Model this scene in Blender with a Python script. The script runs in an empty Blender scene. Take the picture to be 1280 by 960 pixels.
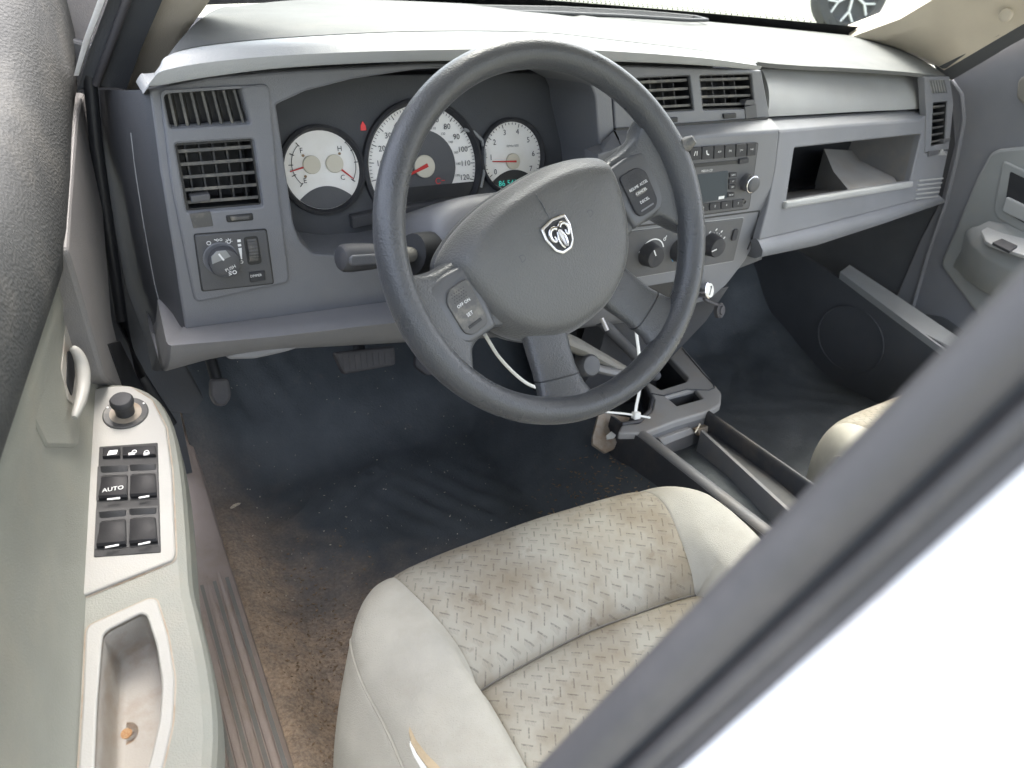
import bpy, bmesh, math, random
from mathutils import Vector as V, Matrix
from mathutils.geometry import tessellate_polygon
random.seed(7)
SC = bpy.context.scene
COL = SC.collection
R_ = math.radians
# ---------------------------------------------------------------- camera
# metres; x to the passenger side, y to the front of the truck, z up; origin = centre of the steering wheel
FPX = 907.6
YAW, PITCH, ROLL = R_(31.337), R_(29.883), R_(3.424)
CAM = V((-0.40164, -0.58873, 0.23414))
fw = V((math.sin(YAW)*math.cos(PITCH), math.cos(YAW)*math.cos(PITCH), -math.sin(PITCH)))
rt = V((math.cos(YAW), -math.sin(YAW), 0)); up = rt.cross(fw)
RT = rt*math.cos(ROLL) + up*math.sin(ROLL); UP = -rt*math.sin(ROLL) + up*math.cos(ROLL)
cd = bpy.data.cameras.new('camera'); cam = bpy.data.objects.new('camera', cd); COL.objects.link(cam)
cam.matrix_world = Matrix(((RT.x, UP.x, -fw.x, CAM.x), (RT.y, UP.y, -fw.y, CAM.y), (RT.z, UP.z, -fw.z, CAM.z), (0, 0, 0, 1)))
cd.sensor_width = 36; cd.lens = FPX/1280*36; cd.clip_start = .01; cd.clip_end = 2000
cd.dof.use_dof = True; cd.dof.focus_distance = .85; cd.dof.aperture_fstop = 9
SC.camera = cam
# ---------------------------------------------------------------- sky, sun, exposure
SUN_EL, SUN_AZ = R_(66), R_(48)          # azimuth from +y towards +x: high, front right
w = bpy.data.worlds.new('World'); SC.world = w; w.use_nodes = True
nt = w.node_tree; bgn = nt.nodes['Background']
sky = nt.nodes.new('ShaderNodeTexSky'); sky.sky_type = 'NISHITA'; sky.sun_disc = False
sky.sun_elevation = SUN_EL; sky.sun_rotation = SUN_AZ; sky.air_density = 1.0; sky.dust_density = 6.0; sky.ozone_density = .6
hsv = nt.nodes.new('ShaderNodeHueSaturation'); hsv.inputs['Saturation'].default_value = .55   # hazy, whitish sky
nt.links.new(sky.outputs[0], hsv.inputs['Color']); nt.links.new(hsv.outputs[0], bgn.inputs[0]); bgn.inputs[1].default_value = .15
sd = bpy.data.lights.new('sun', 'SUN'); sd.energy = .5; sd.angle = R_(30); sd.color = (1, .96, .9)
so = bpy.data.objects.new('sun', sd); COL.objects.link(so)
sv = V((math.sin(SUN_AZ)*math.cos(SUN_EL), math.cos(SUN_AZ)*math.cos(SUN_EL), math.sin(SUN_EL)))
so.rotation_euler = sv.to_track_quat('Z', 'Y').to_euler()
SC.view_settings.view_transform = 'Standard'; SC.view_settings.look = 'None'
SC.view_settings.exposure = 2.95; SC.view_settings.gamma = 1; SC.view_settings.use_curve_mapping = False

# ---------------------------------------------------------------- helpers
def ray(x, y): return fw + RT*((x-640)/FPX) - UP*((y-480)/FPX)
def at(x, y, /, **k):
    """point of the place seen at a pixel of the photograph, on the plane x=, y= or z= given"""
    a, v = next(iter(k.items())); i = 'xyz'.index(a); d = ray(x, y)
    return CAM + d*((v-CAM[i])/d[i])
class Pl:
    def __init__(s, o, u, v):
        s.o = V(o); s.u = V(u).normalized(); v = V(v); s.n = s.u.cross(v).normalized(); s.v = s.n.cross(s.u)
    def px(s, x, y, h=0):
        d = ray(x, y); o = s.o + s.n*h; q = CAM + d*((o-CAM).dot(s.n)/d.dot(s.n)) - o
        return (q.dot(s.u), q.dot(s.v))
    def pp(s, pts, h=0): return [s.px(a, b, h) for a, b in pts]
    def w(s, a, b, h=0): return s.o + s.u*a + s.v*b + s.n*h
WL = {}
MATS = {}
def reg(o, parent, wl):
    WL[o.name] = V(wl)
    if parent: o.parent = parent; o.location = V(wl) - WL[parent.name]
    else: o.location = V(wl)
    COL.objects.link(o)
def tag(o, label=None, cat=None, group=None, kind=None):
    if label: o['label'] = label
    if cat: o['category'] = cat
    if group: o['group'] = group
    if kind: o['kind'] = kind
    return o
def thing(name, loc, label, cat, group=None):
    o = bpy.data.objects.new(name, None); o.empty_display_size = .02
    reg(o, None, loc); return tag(o, label, cat, group)
def mk(name, vs, fs, mat, parent=None, sharp=38, smooth=True):
    vs = [V(v) for v in vs]
    lo = V([min(v[i] for v in vs) for i in range(3)]); hi = V([max(v[i] for v in vs) for i in range(3)]); c = (lo+hi)/2
    me = bpy.data.meshes.new(name); me.from_pydata([v-c for v in vs], [], fs); me.update()
    bm = bmesh.new(); bm.from_mesh(me); bmesh.ops.remove_doubles(bm, verts=bm.verts, dist=1e-6); bmesh.ops.recalc_face_normals(bm, faces=bm.faces); bm.to_mesh(me); bm.free()
    if smooth:
        for p in me.polygons: p.use_smooth = True
        me.set_sharp_from_angle(angle=R_(sharp))
    me.materials.append(MATS[mat] if isinstance(mat, str) else mat)
    o = bpy.data.objects.new(name, me); reg(o, parent, c); return o
def area(p): return sum(p[i][0]*p[(i+1) % len(p)][1]-p[(i+1) % len(p)][0]*p[i][1] for i in range(len(p)))/2
def rnd(p, r, n=4):
    """round the corners of a polygon"""
    out = []; N = len(p)
    for i in range(N):
        a, b, c = V(p[i-1]), V(p[i]), V(p[(i+1) % N]); d1, d2 = a-b, c-b
        rr = min(r[i] if isinstance(r, (list, tuple)) else r, d1.length*.45, d2.length*.45)
        if rr < 1e-6: out.append(tuple(b)); continue
        s, e = b+d1.normalized()*rr, b+d2.normalized()*rr
        for k in range(n+1):
            t = k/n; out.append(tuple(s*(1-t)**2 + b*2*t*(1-t) + e*t*t))
    return out
def cat(p, n=6, closed=False):
    """Catmull-Rom through points (any dimension)"""
    p = [V(q) for q in p]; N = len(p); out = []
    for i in range(N if closed else N-1):
        if closed: a, b, c, d = p[i-1], p[i], p[(i+1) % N], p[(i+2) % N]
        else: a, b, c, d = p[max(i-1, 0)], p[i], p[i+1], p[min(i+2, N-1)]
        for k in range(n):
            t = k/n; out.append(((b*2)+(c-a)*t+(a*2-b*5+c*4-d)*t*t+(b*3-a-c*3+d)*t**3)/2)
    if not closed: out.append(p[-1])
    return out
def offs(p, d):
    out = []; N = len(p)
    for i in range(N):
        a, b, c = V(p[i-1]), V(p[i]), V(p[(i+1) % N]); e1, e2 = (b-a), (c-b)
        if e1.length < 1e-7 or e2.length < 1e-7: e1 = e2 = (c-a)
        e1.normalize(); e2.normalize(); n1, n2 = V((-e1.y, e1.x)), V((-e2.y, e2.x)); m = n1+n2
        if m.length < 1e-5: m = n1
        m.normalize(); k = 1/max(.45, m.dot(n1)); out.append((b.x+m.x*d*k, b.y+m.y*d*k))
    return out
def plate_geo(pl, poly, holes=(), h0=0, depth=.01, bev=.002, back=True):
    loops = [list(poly) if area(poly) > 0 else list(poly)[::-1]] + [list(h)[::-1] if area(h) > 0 else list(h) for h in holes]
    vs, fs, front, bk = [], [], [], []
    for L in loops:
        n = len(L); rings = [(offs(L, bev), h0), (offs(L, bev*.3), h0-bev*.3), (L, h0-bev), (L, h0-depth)] if bev > 0 else [(L, h0), (L, h0-depth)]
        st = len(vs)
        for r, h in rings: vs += [pl.w(a, b, h) for a, b in r]
        for k in range(len(rings)-1):
            for i in range(n):
                j = (i+1) % n; A = st+k*n; fs.append((A+i, A+j, A+n+j, A+n+i))
        front.append((st, rings[0][0])); bk.append((st+(len(rings)-1)*n, L))
    for grp, fl in ((front, 0), (bk, 1)):
        if fl and not back: continue
        idx = [s+i for s, L in grp for i in range(len(L))]
        for t in tessellate_polygon([[V((a, b, 0)) for a, b in L] for s, L in grp]):
            q = tuple(idx[i] for i in t); fs.append(q[::-1] if fl else q)
    return vs, fs
def plate(name, pl, poly, mat, parent, holes=(), h0=0, depth=.01, bev=.002):
    vs, fs = plate_geo(pl, poly, holes, h0, depth, bev); return mk(name, vs, fs, mat, parent, sharp=16)
def circ(c, r, n=32, ry=None): return [(c[0]+r*math.cos(2*math.pi*i/n), c[1]+(ry or r)*math.sin(2*math.pi*i/n)) for i in range(n)]
def tube_geo(path, rad, n=12, closed=False, caps=True, flat=1.0, upv=(0, 0, 1)):
    P = [V(p) for p in path]; N = len(P); vs, fs = [], []
    for i in range(N):
        a, b = (P[i-1], P[(i+1) % N]) if closed else (P[max(i-1, 0)], P[min(i+1, N-1)])
        t = (b-a).normalized(); s = t.cross(V(upv))
        if s.length < 1e-3: s = t.cross(V((1, 0, 0)))
        s.normalize(); q = s.cross(t); r = rad(i/(N-1)) if callable(rad) else rad
        vs += [P[i]+s*r*math.cos(2*math.pi*k/n)+q*r*flat*math.sin(2*math.pi*k/n) for k in range(n)]
    for i in range(N if closed else N-1):
        j = (i+1) % N
        for k in range(n): l = (k+1) % n; fs.append((i*n+k, i*n+l, j*n+l, j*n+k))
    if caps and not closed: fs.append(tuple(range(n))[::-1]); fs.append(tuple((N-1)*n+k for k in range(n)))
    return vs, fs
def tube(name, path, rad, mat, parent=None, **k):
    vs, fs = tube_geo(path, rad, **k); return mk(name, vs, fs, mat, parent)
def loft(name, rings, mat, parent=None, cap0=True, cap1=True, closed=True, sharp=38):
    n = len(rings[0]); vs = [p for r in rings for p in r]; fs = []
    for i in range(len(rings)-1):
        for k in range(n if closed else n-1): l = (k+1) % n; fs.append((i*n+k, i*n+l, (i+1)*n+l, (i+1)*n+k))
    if closed and cap0: fs.append(tuple(range(n))[::-1])
    if closed and cap1: fs.append(tuple((len(rings)-1)*n+k for k in range(n)))
    return mk(name, vs, fs, mat, parent, sharp=sharp)
def knob(name, pl, c, prof, mat, parent, n=36, flute=0):
    """turned shape: prof = [(radius, height)...] on plane"""
    rings = []
    for r, h in prof:
        rings.append([pl.w(c[0]+r*(1+flute*(k % 2))*math.cos(2*math.pi*k/n), c[1]+r*(1+flute*(k % 2))*math.sin(2*math.pi*k/n), h) for k in range(n)])
    return loft(name, rings, mat, parent)
def merge(geos):
    vs, fs = [], []
    for v, f in geos: fs += [tuple(i+len(vs) for i in q) for q in f]; vs += v
    return vs, fs
def bar(pl, a, b, wd, h0, depth):
    """flat stroke from a to b in a plane"""
    a, b = V(a), V(b); d = (b-a).normalized(); s = V((-d.y, d.x))*wd/2
    return plate_geo(pl, [tuple(a+s), tuple(a-s), tuple(b-s), tuple(b+s)], h0=h0, depth=depth, bev=0)
def text_geo(body, pl, c, size, h=0, rot=0, sx=1):
    cu = bpy.data.curves.new('t', 'FONT'); cu.body = body; cu.size = size; cu.align_x = 'CENTER'; cu.align_y = 'CENTER'; cu.resolution_u = 2
    ob = bpy.data.objects.new('t', cu); me = bpy.data.meshes.new_from_object(ob)
    cr, sr = math.cos(rot), math.sin(rot)
    vs = [pl.w(c[0]+cr*v.co.x*sx-sr*v.co.y, c[1]+sr*v.co.x*sx+cr*v.co.y, h) for v in me.vertices]; fs = [tuple(p.vertices) for p in me.polygons]
    bpy.data.objects.remove(ob); bpy.data.curves.remove(cu); bpy.data.meshes.remove(me)
    return vs, fs
def text(name, body, pl, c, size, mat, parent, h=.0003, rot=0, sx=1):
    vs, fs = text_geo(body, pl, c, size, h, rot, sx); return mk(name, vs, fs, mat, parent, smooth=False)
def box_geo(lo, hi):
    (a, b, c), (d, e, f) = lo, hi
    vs = [V(q) for q in ((a, b, c), (d, b, c), (d, e, c), (a, e, c), (a, b, f), (d, b, f), (d, e, f), (a, e, f))]
    return vs, [(3, 2, 1, 0), (4, 5, 6, 7), (0, 1, 5, 4), (1, 2, 6, 5), (2, 3, 7, 6), (3, 0, 4, 7)]
def gridsurf(name, f, us, vs_, mat, parent=None, thick=0, nrm=None):
    pts = [[V(f(u, v)) for v in vs_] for u in us]; n = len(vs_); vs = [p for r in pts for p in r]; fs = []
    for i in range(len(us)-1):
        for j in range(n-1): fs.append((i*n+j, (i+1)*n+j, (i+1)*n+j+1, i*n+j+1))
    if thick:
        o = len(vs); vs += [p+V(nrm)*-thick for p in vs]; m = len(us)
        fs += [tuple(q+o for q in f_[::-1]) for f_ in fs]
        for i in range(m-1):
            fs.append((i*n, i*n+o, (i+1)*n+o, (i+1)*n)); fs.append(((i+1)*n-1, (i+2)*n-1, (i+2)*n-1+o, (i+1)*n-1+o))
        for j in range(n-1):
            fs.append((j, j+1, j+1+o, j+o)); k = (m-1)*n; fs.append((k+j, k+j+o, k+j+1+o, k+j+1))
    return mk(name, vs, fs, mat, parent)
def lin(a, b, n): return [a+(b-a)*i/n for i in range(n+1)]

# ---------------------------------------------------------------- materials
def S(h): h = h/255; return h/12.92 if h <= .04045 else ((h+.055)/1.055)**2.4
def mat(name, col, rough=.5, grain=0, gscale=900, metal=0, spec=.5, var=.12, vscale=6, dirt=None, damt=.0, dscale=14, emit=None, coat=0, weave=0, sheen=0):
    m = bpy.data.materials.new(name); m.use_nodes = True; t = m.node_tree; N = t.nodes; L = t.links
    b = N['Principled BSDF']; b.inputs['Roughness'].default_value = rough; b.inputs['Metallic'].default_value = metal
    b.inputs['Specular IOR Level'].default_value = spec; b.inputs['Coat Weight'].default_value = coat
    g = N.new('ShaderNodeNewGeometry'); pos = g.outputs['Position']
    n1 = N.new('ShaderNodeTexNoise'); n1.inputs['Scale'].default_value = vscale; n1.inputs['Detail'].default_value = 6; L.new(pos, n1.inputs['Vector'])
    mr = N.new('ShaderNodeMapRange'); mr.inputs[1].default_value = .3; mr.inputs[2].default_value = .7; mr.inputs[3].default_value = 1-var; mr.inputs[4].default_value = 1+var
    L.new(n1.outputs['Fac'], mr.inputs[0])
    mx = N.new('ShaderNodeVectorMath'); mx.operation = 'SCALE'; mx.inputs[0].default_value = col; L.new(mr.outputs[0], mx.inputs['Scale']); out = mx.outputs[0]
    if dirt:
        n2 = N.new('ShaderNodeTexNoise'); n2.inputs['Scale'].default_value = dscale; n2.inputs['Detail'].default_value = 9; n2.inputs['Roughness'].default_value = .65; L.new(pos, n2.inputs['Vector'])
        m2 = N.new('ShaderNodeMapRange'); m2.inputs[1].default_value = .48; m2.inputs[2].default_value = .72; m2.inputs[3].default_value = 0; m2.inputs[4].default_value = damt; L.new(n2.outputs['Fac'], m2.inputs[0])
        mm = N.new('ShaderNodeMix'); mm.data_type = 'RGBA'; L.new(m2.outputs[0], mm.inputs[0]); L.new(out, mm.inputs[6]); mm.inputs[7].default_value = (*dirt, 1); out = mm.outputs[2]
    L.new(out, b.inputs['Base Color'])
    n4 = N.new('ShaderNodeTexNoise'); n4.inputs['Scale'].default_value = 25; n4.inputs['Detail'].default_value = 5; L.new(pos, n4.inputs['Vector'])
    r4 = N.new('ShaderNodeMapRange'); r4.inputs[3].default_value = max(.02, rough-.1); r4.inputs[4].default_value = min(1, rough+.1); L.new(n4.outputs['Fac'], r4.inputs[0]); L.new(r4.outputs[0], b.inputs['Roughness'])
    if grain:
        vo = N.new('ShaderNodeTexVoronoi' if not weave else 'ShaderNodeTexNoise'); vo.inputs['Scale'].default_value = gscale; L.new(pos, vo.inputs['Vector'])
        bp = N.new('ShaderNodeBump'); bp.inputs['Strength'].default_value = grain; bp.inputs['Distance'].default_value = .0006; L.new(vo.outputs[0], bp.inputs['Height']); L.new(bp.outputs[0], b.inputs['Normal'])
    if sheen: b.inputs['Sheen Weight'].default_value = sheen; b.inputs['Sheen Roughness'].default_value = .35
    if emit: b.inputs['Emission Color'].default_value = (*emit, 1); b.inputs['Emission Strength'].default_value = 1
    MATS[name] = m; return m
DUST = (.30, .25, .19)
mat('dash', (.155, .161, .176), .45, .35, 900, sheen=.12, dirt=(.2, .19, .175), damt=.16)
mat('dash_top', (.27, .278, .278), .45, .35, 900, sheen=.3, dirt=(.24, .23, .21), damt=.2)  # lighter tone paints extra light onto the hood lip and passenger pad
mat('dash_pad', (.10, .104, .102), .7, .35, 900, spec=.3, dirt=(.2, .19, .17), damt=.2)  # darker tone than the hood lip, painted to hold down windshield light
mat('dash_dark', (.075, .077, .083), .5, .25, 900, dirt=(.14, .13, .115), damt=.18)
mat('knee', (.20, .20, .208), .5, .3, 900, dirt=(.2, .19, .17), damt=.16)
mat('black', (.014, .015, .017), .5, .15, 900, dirt=(.09, .085, .08), damt=.12)
mat('black_soft', (.066, .070, .077), .7, .3, 600, dirt=(.1, .095, .085), damt=.15)
mat('slat', (.07, .07, .07), .5, .1, 900, dirt=(.26, .24, .2), damt=.6, dscale=60)
mat('wheel', (.062, .065, .069), .34, .6, 560, sheen=.12, dirt=(.11, .105, .1), damt=.25)
mat('wheel_rim', (.052, .055, .060), .30, .5, 600, sheen=.10, dirt=(.1, .1, .098), damt=.2)
mat('hub', (.085, .086, .085), .42, .6, 520, sheen=.35, dirt=(.13, .125, .115), damt=.3)
mat('switchpad', (.08, .083, .09), .32, .1, 900)
mat('button', (.04, .041, .045), .6, .1, 900, spec=.3, dirt=(.14, .13, .12), damt=.2, dscale=50)
mat('switch_cap', (.022, .022, .024), .5, .1, 900, spec=.2)
mat('switch_bezel', (.04, .04, .041), .6, .1, 900, spec=.25)
mat('chrome', (.6, .6, .61), .2, metal=1, var=.05)
mat('white_print', (.75, .76, .76), .5, var=.02)
mat('black_print', (.02, .02, .025), .6, var=.02)
mat('red_print', (.6, .03, .02), .4, var=.02)
mat('blue_print', (.05, .28, .6), .4, var=.02)
mat('needle', (.55, .02, .015), .4, var=.02)
mat('gauge', (.86, .845, .80), .4, var=.04, dirt=(.6, .55, .42), damt=.3)
mat('gauge_hub', (.62, .58, .47), .45, var=.06)
mat('red_lamp', (.5, .02, .02), .4, emit=(.03, .001, .001))
mat('green_lamp', (.02, .3, .25), .4, emit=(.004, .05, .042))
mat('screen', (.03, .042, .055), .35, var=.03, spec=.3)
mat('door_light', (.205, .21, .185), .5, .4, 800, dirt=(.34, .29, .22), damt=.25, dscale=10)
mat('door_plate', (.31, .306, .288), .48, .15, 800, dirt=(.36, .30, .22), damt=.22, dscale=9)
mat('door_dark', (.050, .052, .053), .72, 1.0, 380, spec=.2, dirt=(.2, .19, .17), damt=.2)
mat('door_front', (.17, .165, .165), .6, .4, 700, dirt=(.2, .18, .16), damt=.3)
mat('cup', (.34, .32, .29), .55, .1, 700, dirt=(.22, .15, .09), damt=.6, dscale=26)
mat('rust', (.32, .16, .06), .6, .4, 900, dirt=(.5, .38, .2), damt=.6, dscale=300)
mat('steel', (.35, .34, .33), .35, metal=.8, dirt=(.2, .13, .08), damt=.4)
mat('pillar_trim', (.52, .47, .39), .55, .3, 700, dirt=(.4, .34, .26), damt=.2)
mat('paint', (.80, .80, .79), .3, coat=.4, var=.03, dirt=(.40, .30, .22), damt=.5, dscale=22)
mat('pillar_seal', (.078, .074, .074), .55, .15, 400, dirt=(.2, .18, .17), damt=.3)
mat('paint_jamb', (.82, .82, .81), .3, coat=.3, var=.02, dirt=(.45, .34, .28), damt=.35, dscale=40)
mat('rubber', (.06, .058, .062), .6, .25, 500, dirt=(.14, .125, .12), damt=.35)
mat('seat_cloth', (.43, .41, .355), .88, .9, 900, spec=.15, weave=1, var=.07, vscale=30, dirt=(.30, .26, .20), damt=.45, dscale=9)
mat('foam', (.50, .40, .27), .9, .6, 300, spec=.1)
mat('console', (.15, .15, .152), .5, .25, 900, dirt=(.26, .22, .17), damt=.45)
mat('console_dark', (.035, .037, .042), .5, .2, 900, dirt=(.15, .12, .09), damt=.35)
mat('console_light', (.26, .255, .245), .5, .2, 900, dirt=(.27, .22, .16), damt=.5)
mat('broken', (.30, .26, .21), .65, .2, 600, dirt=(.2, .11, .05), damt=.8, dscale=40)
mat('white_plastic', (.78, .78, .74), .45, var=.04)
mat('duct', (.16, .155, .14), .6, .3, 500, dirt=(.22, .18, .13), damt=.5)
mat('sill', (.33, .27, .235), .6, .3, 600, dirt=(.24, .19, .14), damt=.6, dscale=18)
mat('pdoor_light', (.20, .21, .21), .5, .3, 800, dirt=(.3, .26, .2), damt=.2)
mat('tyre', (.07, .07, .07), .8, var=.1)
mat('chip_pale', (.62, .56, .44), .8, var=.3, vscale=200)
mat('chip_brown', (.24, .165, .10), .85, var=.4, vscale=200)
mat('ground', (.16, .165, .13), .9, .4, 60, vscale=1.5, var=.3)
mat('glass_dark', (.05, .055, .06), .1, var=.02)

def floor_mat():
    m = bpy.data.materials.new('floor_vinyl'); m.use_nodes = True; t = m.node_tree; N = t.nodes; L = t.links; b = N['Principled BSDF']
    pos = N.new('ShaderNodeNewGeometry').outputs['Position']
    def noise(sc, det=8, ro=.6):
        n = N.new('ShaderNodeTexNoise'); n.inputs['Scale'].default_value = sc; n.inputs['Detail'].default_value = det; n.inputs['Roughness'].default_value = ro; L.new(pos, n.inputs['Vector']); return n.outputs['Fac']
    def mr(v, a, b_, c=0, d=1):
        n = N.new('ShaderNodeMapRange'); L.new(v, n.inputs[0]); n.inputs[1].default_value = a; n.inputs[2].default_value = b_; n.inputs[3].default_value = c; n.inputs[4].default_value = d; return n.outputs[0]
    def mth(op, a, b_):
        n = N.new('ShaderNodeMath'); n.operation = op
        for i, q in ((0, a), (1, b_)):
            if isinstance(q, (int, float)): n.inputs[i].default_value = q
            else: L.new(q, n.inputs[i])
        return n.outputs[0]
    def mix(f, a, b_):
        n = N.new('ShaderNodeMix'); n.data_type = 'RGBA'; L.new(f, n.inputs[0])
        for i, q in ((6, a), (7, b_)):
            if isinstance(q, tuple): n.inputs[i].default_value = (*q, 1)
            else: L.new(q, n.inputs[i])
        return n.outputs[2]
    sp = N.new('ShaderNodeSeparateXYZ'); L.new(pos, sp.inputs[0])
    # trodden dirt lies along the door sill and behind the heel area
    wob = mth('MULTIPLY', mth('SUBTRACT', noise(7), .5), .5)
    side = mth('MULTIPLY', mr(mth('ADD', sp.outputs[0], mth('MULTIPLY', wob, .45)), -.20, -.30), mr(sp.outputs[1], .55, .25))
    rear = mth('MULTIPLY', mr(mth('ADD', mth('ADD', sp.outputs[1], mth('MULTIPLY', sp.outputs[0], .55)), wob), .20, -.08), mr(sp.outputs[0], .10, -.12))
    patch = mr(noise(30, 12, .8), .36, .64)
    d = mth('MULTIPLY', mth('MAXIMUM', side, mth('MULTIPLY', rear, .9)), mth('ADD', mth('MULTIPLY', patch, .6), .45))
    spots = mth('MULTIPLY', mr(noise(38, 8, .7), .60, .76), .12)
    d = mth('MINIMUM', mth('ADD', d, spots), 1)
    dirtc = mix(mr(noise(210, 6, .75), .35, .65), (.26, .18, .115), (.54, .41, .29))
    base = mix(mr(noise(11), .35, .7), (.056, .064, .071), (.088, .099, .108))
    L.new(mix(d, base, dirtc), b.inputs['Base Color'])
    L.new(mr(d, 0, 1, .60, .95), b.inputs['Roughness']); b.inputs['Specular IOR Level'].default_value = .4
    bp = N.new('ShaderNodeBump'); bp.inputs['Strength'].default_value = .5; bp.inputs['Distance'].default_value = .002
    L.new(mth('ADD', noise(300, 4), mth('MULTIPLY', noise(40), 1.5)), bp.inputs['Height']); L.new(bp.outputs[0], b.inputs['Normal'])
    MATS['floor_vinyl'] = m
floor_mat()

def seat_pattern_mat(name, ox, oy):
    """woven fabric with short dashes lying both ways, like tread plate"""
    m = bpy.data.materials.new(name); m.use_nodes = True; t = m.node_tree; N = t.nodes; L = t.links; b = N['Principled BSDF']
    pos = N.new('ShaderNodeNewGeometry').outputs['Position']
    sp = N.new('ShaderNodeSeparateXYZ'); L.new(pos, sp.inputs[0])
    def mth(op, a, b_=None, c=None):
        n = N.new('ShaderNodeMath'); n.operation = op
        for i, q in enumerate((a, b_, c)):
            if q is None: continue
            if isinstance(q, (int, float)): n.inputs[i].default_value = q
            else: L.new(q, n.inputs[i])
        return n.outputs[0]
    P = .0126; cR, sR = math.cos(R_(38))/P, math.sin(R_(38))/P   # weave lies askew to the seat
    u = mth('ADD', mth('SUBTRACT', mth('MULTIPLY', sp.outputs[0], cR), mth('MULTIPLY', sp.outputs[1], sR)), 100+ox); v = mth('ADD', mth('ADD', mth('MULTIPLY', sp.outputs[0], sR), mth('MULTIPLY', sp.outputs[1], cR)), 100+oy)
    fu = mth('SUBTRACT', mth('FRACT', u), .5); fv = mth('SUBTRACT', mth('FRACT', v), .5)
    par = mth('MODULO', mth('ADD', mth('FLOOR', u), mth('FLOOR', v)), 2)
    def dash(a, b_, sh):
        c = mth('SUBTRACT', a, mth('MULTIPLY', b_, sh))
        return mth('MULTIPLY', mth('LESS_THAN', mth('ABSOLUTE', c), .06), mth('LESS_THAN', mth('ABSOLUTE', b_), .44))
    hz = dash(fv, fu, .12); vt = dash(fu, fv, -.15)
    mask = mth('ADD', mth('MULTIPLY', hz, mth('SUBTRACT', 1, par)), mth('MULTIPLY', vt, par))
    # comb of fine threads below the cross dashes
    comb = mth('MULTIPLY', mth('MULTIPLY', mth('LESS_THAN', mth('ABSOLUTE', mth('ADD', fv, .2)), .17), mth('LESS_THAN', mth('ABSOLUTE', fu), .4)), mth('MULTIPLY', mth('LESS_THAN', mth('FRACT', mth('MULTIPLY', u, 9)), .4), mth('SUBTRACT', 1, par)))
    def noise(sc, det=8):
        n = N.new('ShaderNodeTexNoise'); n.inputs['Scale'].default_value = sc; n.inputs['Detail'].default_value = det; n.inputs['Roughness'].default_value = .6; L.new(pos, n.inputs['Vector']); return n.outputs['Fac']
    def mr(v_, a, b_, c=0, d=1):
        n = N.new('ShaderNodeMapRange'); L.new(v_, n.inputs[0]); n.inputs[1].default_value = a; n.inputs[2].default_value = b_; n.inputs[3].default_value = c; n.inputs[4].default_value = d; return n.outputs[0]
    def mix(f, a, b_):
        n = N.new('ShaderNodeMix'); n.data_type = 'RGBA'; L.new(f, n.inputs[0])
        for i, q in ((6, a), (7, b_)):
            if isinstance(q, tuple): n.inputs[i].default_value = (*q, 1)
            else: L.new(q, n.inputs[i])
        return n.outputs[2]
    base = mix(mr(noise(14), .42, .66, 0, .7), (.375, .352, .295), (.275, .23, .165))
    base = mix(mr(noise(34), .62, .72, 0, .55), base, (.13, .09, .06))
    base = mix(mr(noise(7.5, 10), .45, .62, 0, .62), base, (.21, .17, .12))
    brk = mth('MULTIPLY', mr(noise(420, 2), .35, .55, .3, 1), mr(noise(26, 3), .3, .6, .45, 1))
    base = mix(mth('MULTIPLY', mth('MULTIPLY', mask, brk), .55), base, (.075, .07, .06))
    base = mix(mth('MULTIPLY', comb, .28), base, (.12, .115, .1))
    L.new(base, b.inputs['Base Color']); b.inputs['Roughness'].default_value = .9; b.inputs['Specular IOR Level'].default_value = .15
    bp = N.new('ShaderNodeBump'); bp.inputs['Strength'].default_value = .6; bp.inputs['Distance'].default_value = .0008
    L.new(mth('ADD', noise(1500, 2), mth('MULTIPLY', mask, -1.2)), bp.inputs['Height']); L.new(bp.outputs[0], b.inputs['Normal'])
    MATS[name] = m
seat_pattern_mat('seat_pattern', 0, 0)
def glass_mat():
    m = bpy.data.materials.new('windshield_glass'); m.use_nodes = True; t = m.node_tree; N = t.nodes; L = t.links
    for n in list(N):
        if n.type == 'BSDF_PRINCIPLED': N.remove(n)
    tr = N.new('ShaderNodeBsdfTransparent'); tr.inputs[0].default_value = (.70, .74, .715, 1); gl = N.new('ShaderNodeBsdfGlossy'); gl.inputs['Roughness'].default_value = .02
    fr = N.new('ShaderNodeFresnel'); fr.inputs[0].default_value = 1.18; mx = N.new('ShaderNodeMixShader')
    L.new(fr.outputs[0], mx.inputs[0]); L.new(tr.outputs[0], mx.inputs[1]); L.new(gl.outputs[0], mx.inputs[2]); L.new(mx.outputs[0], N['Material Output'].inputs[0])
    MATS['windshield_glass'] = m
glass_mat()
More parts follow.
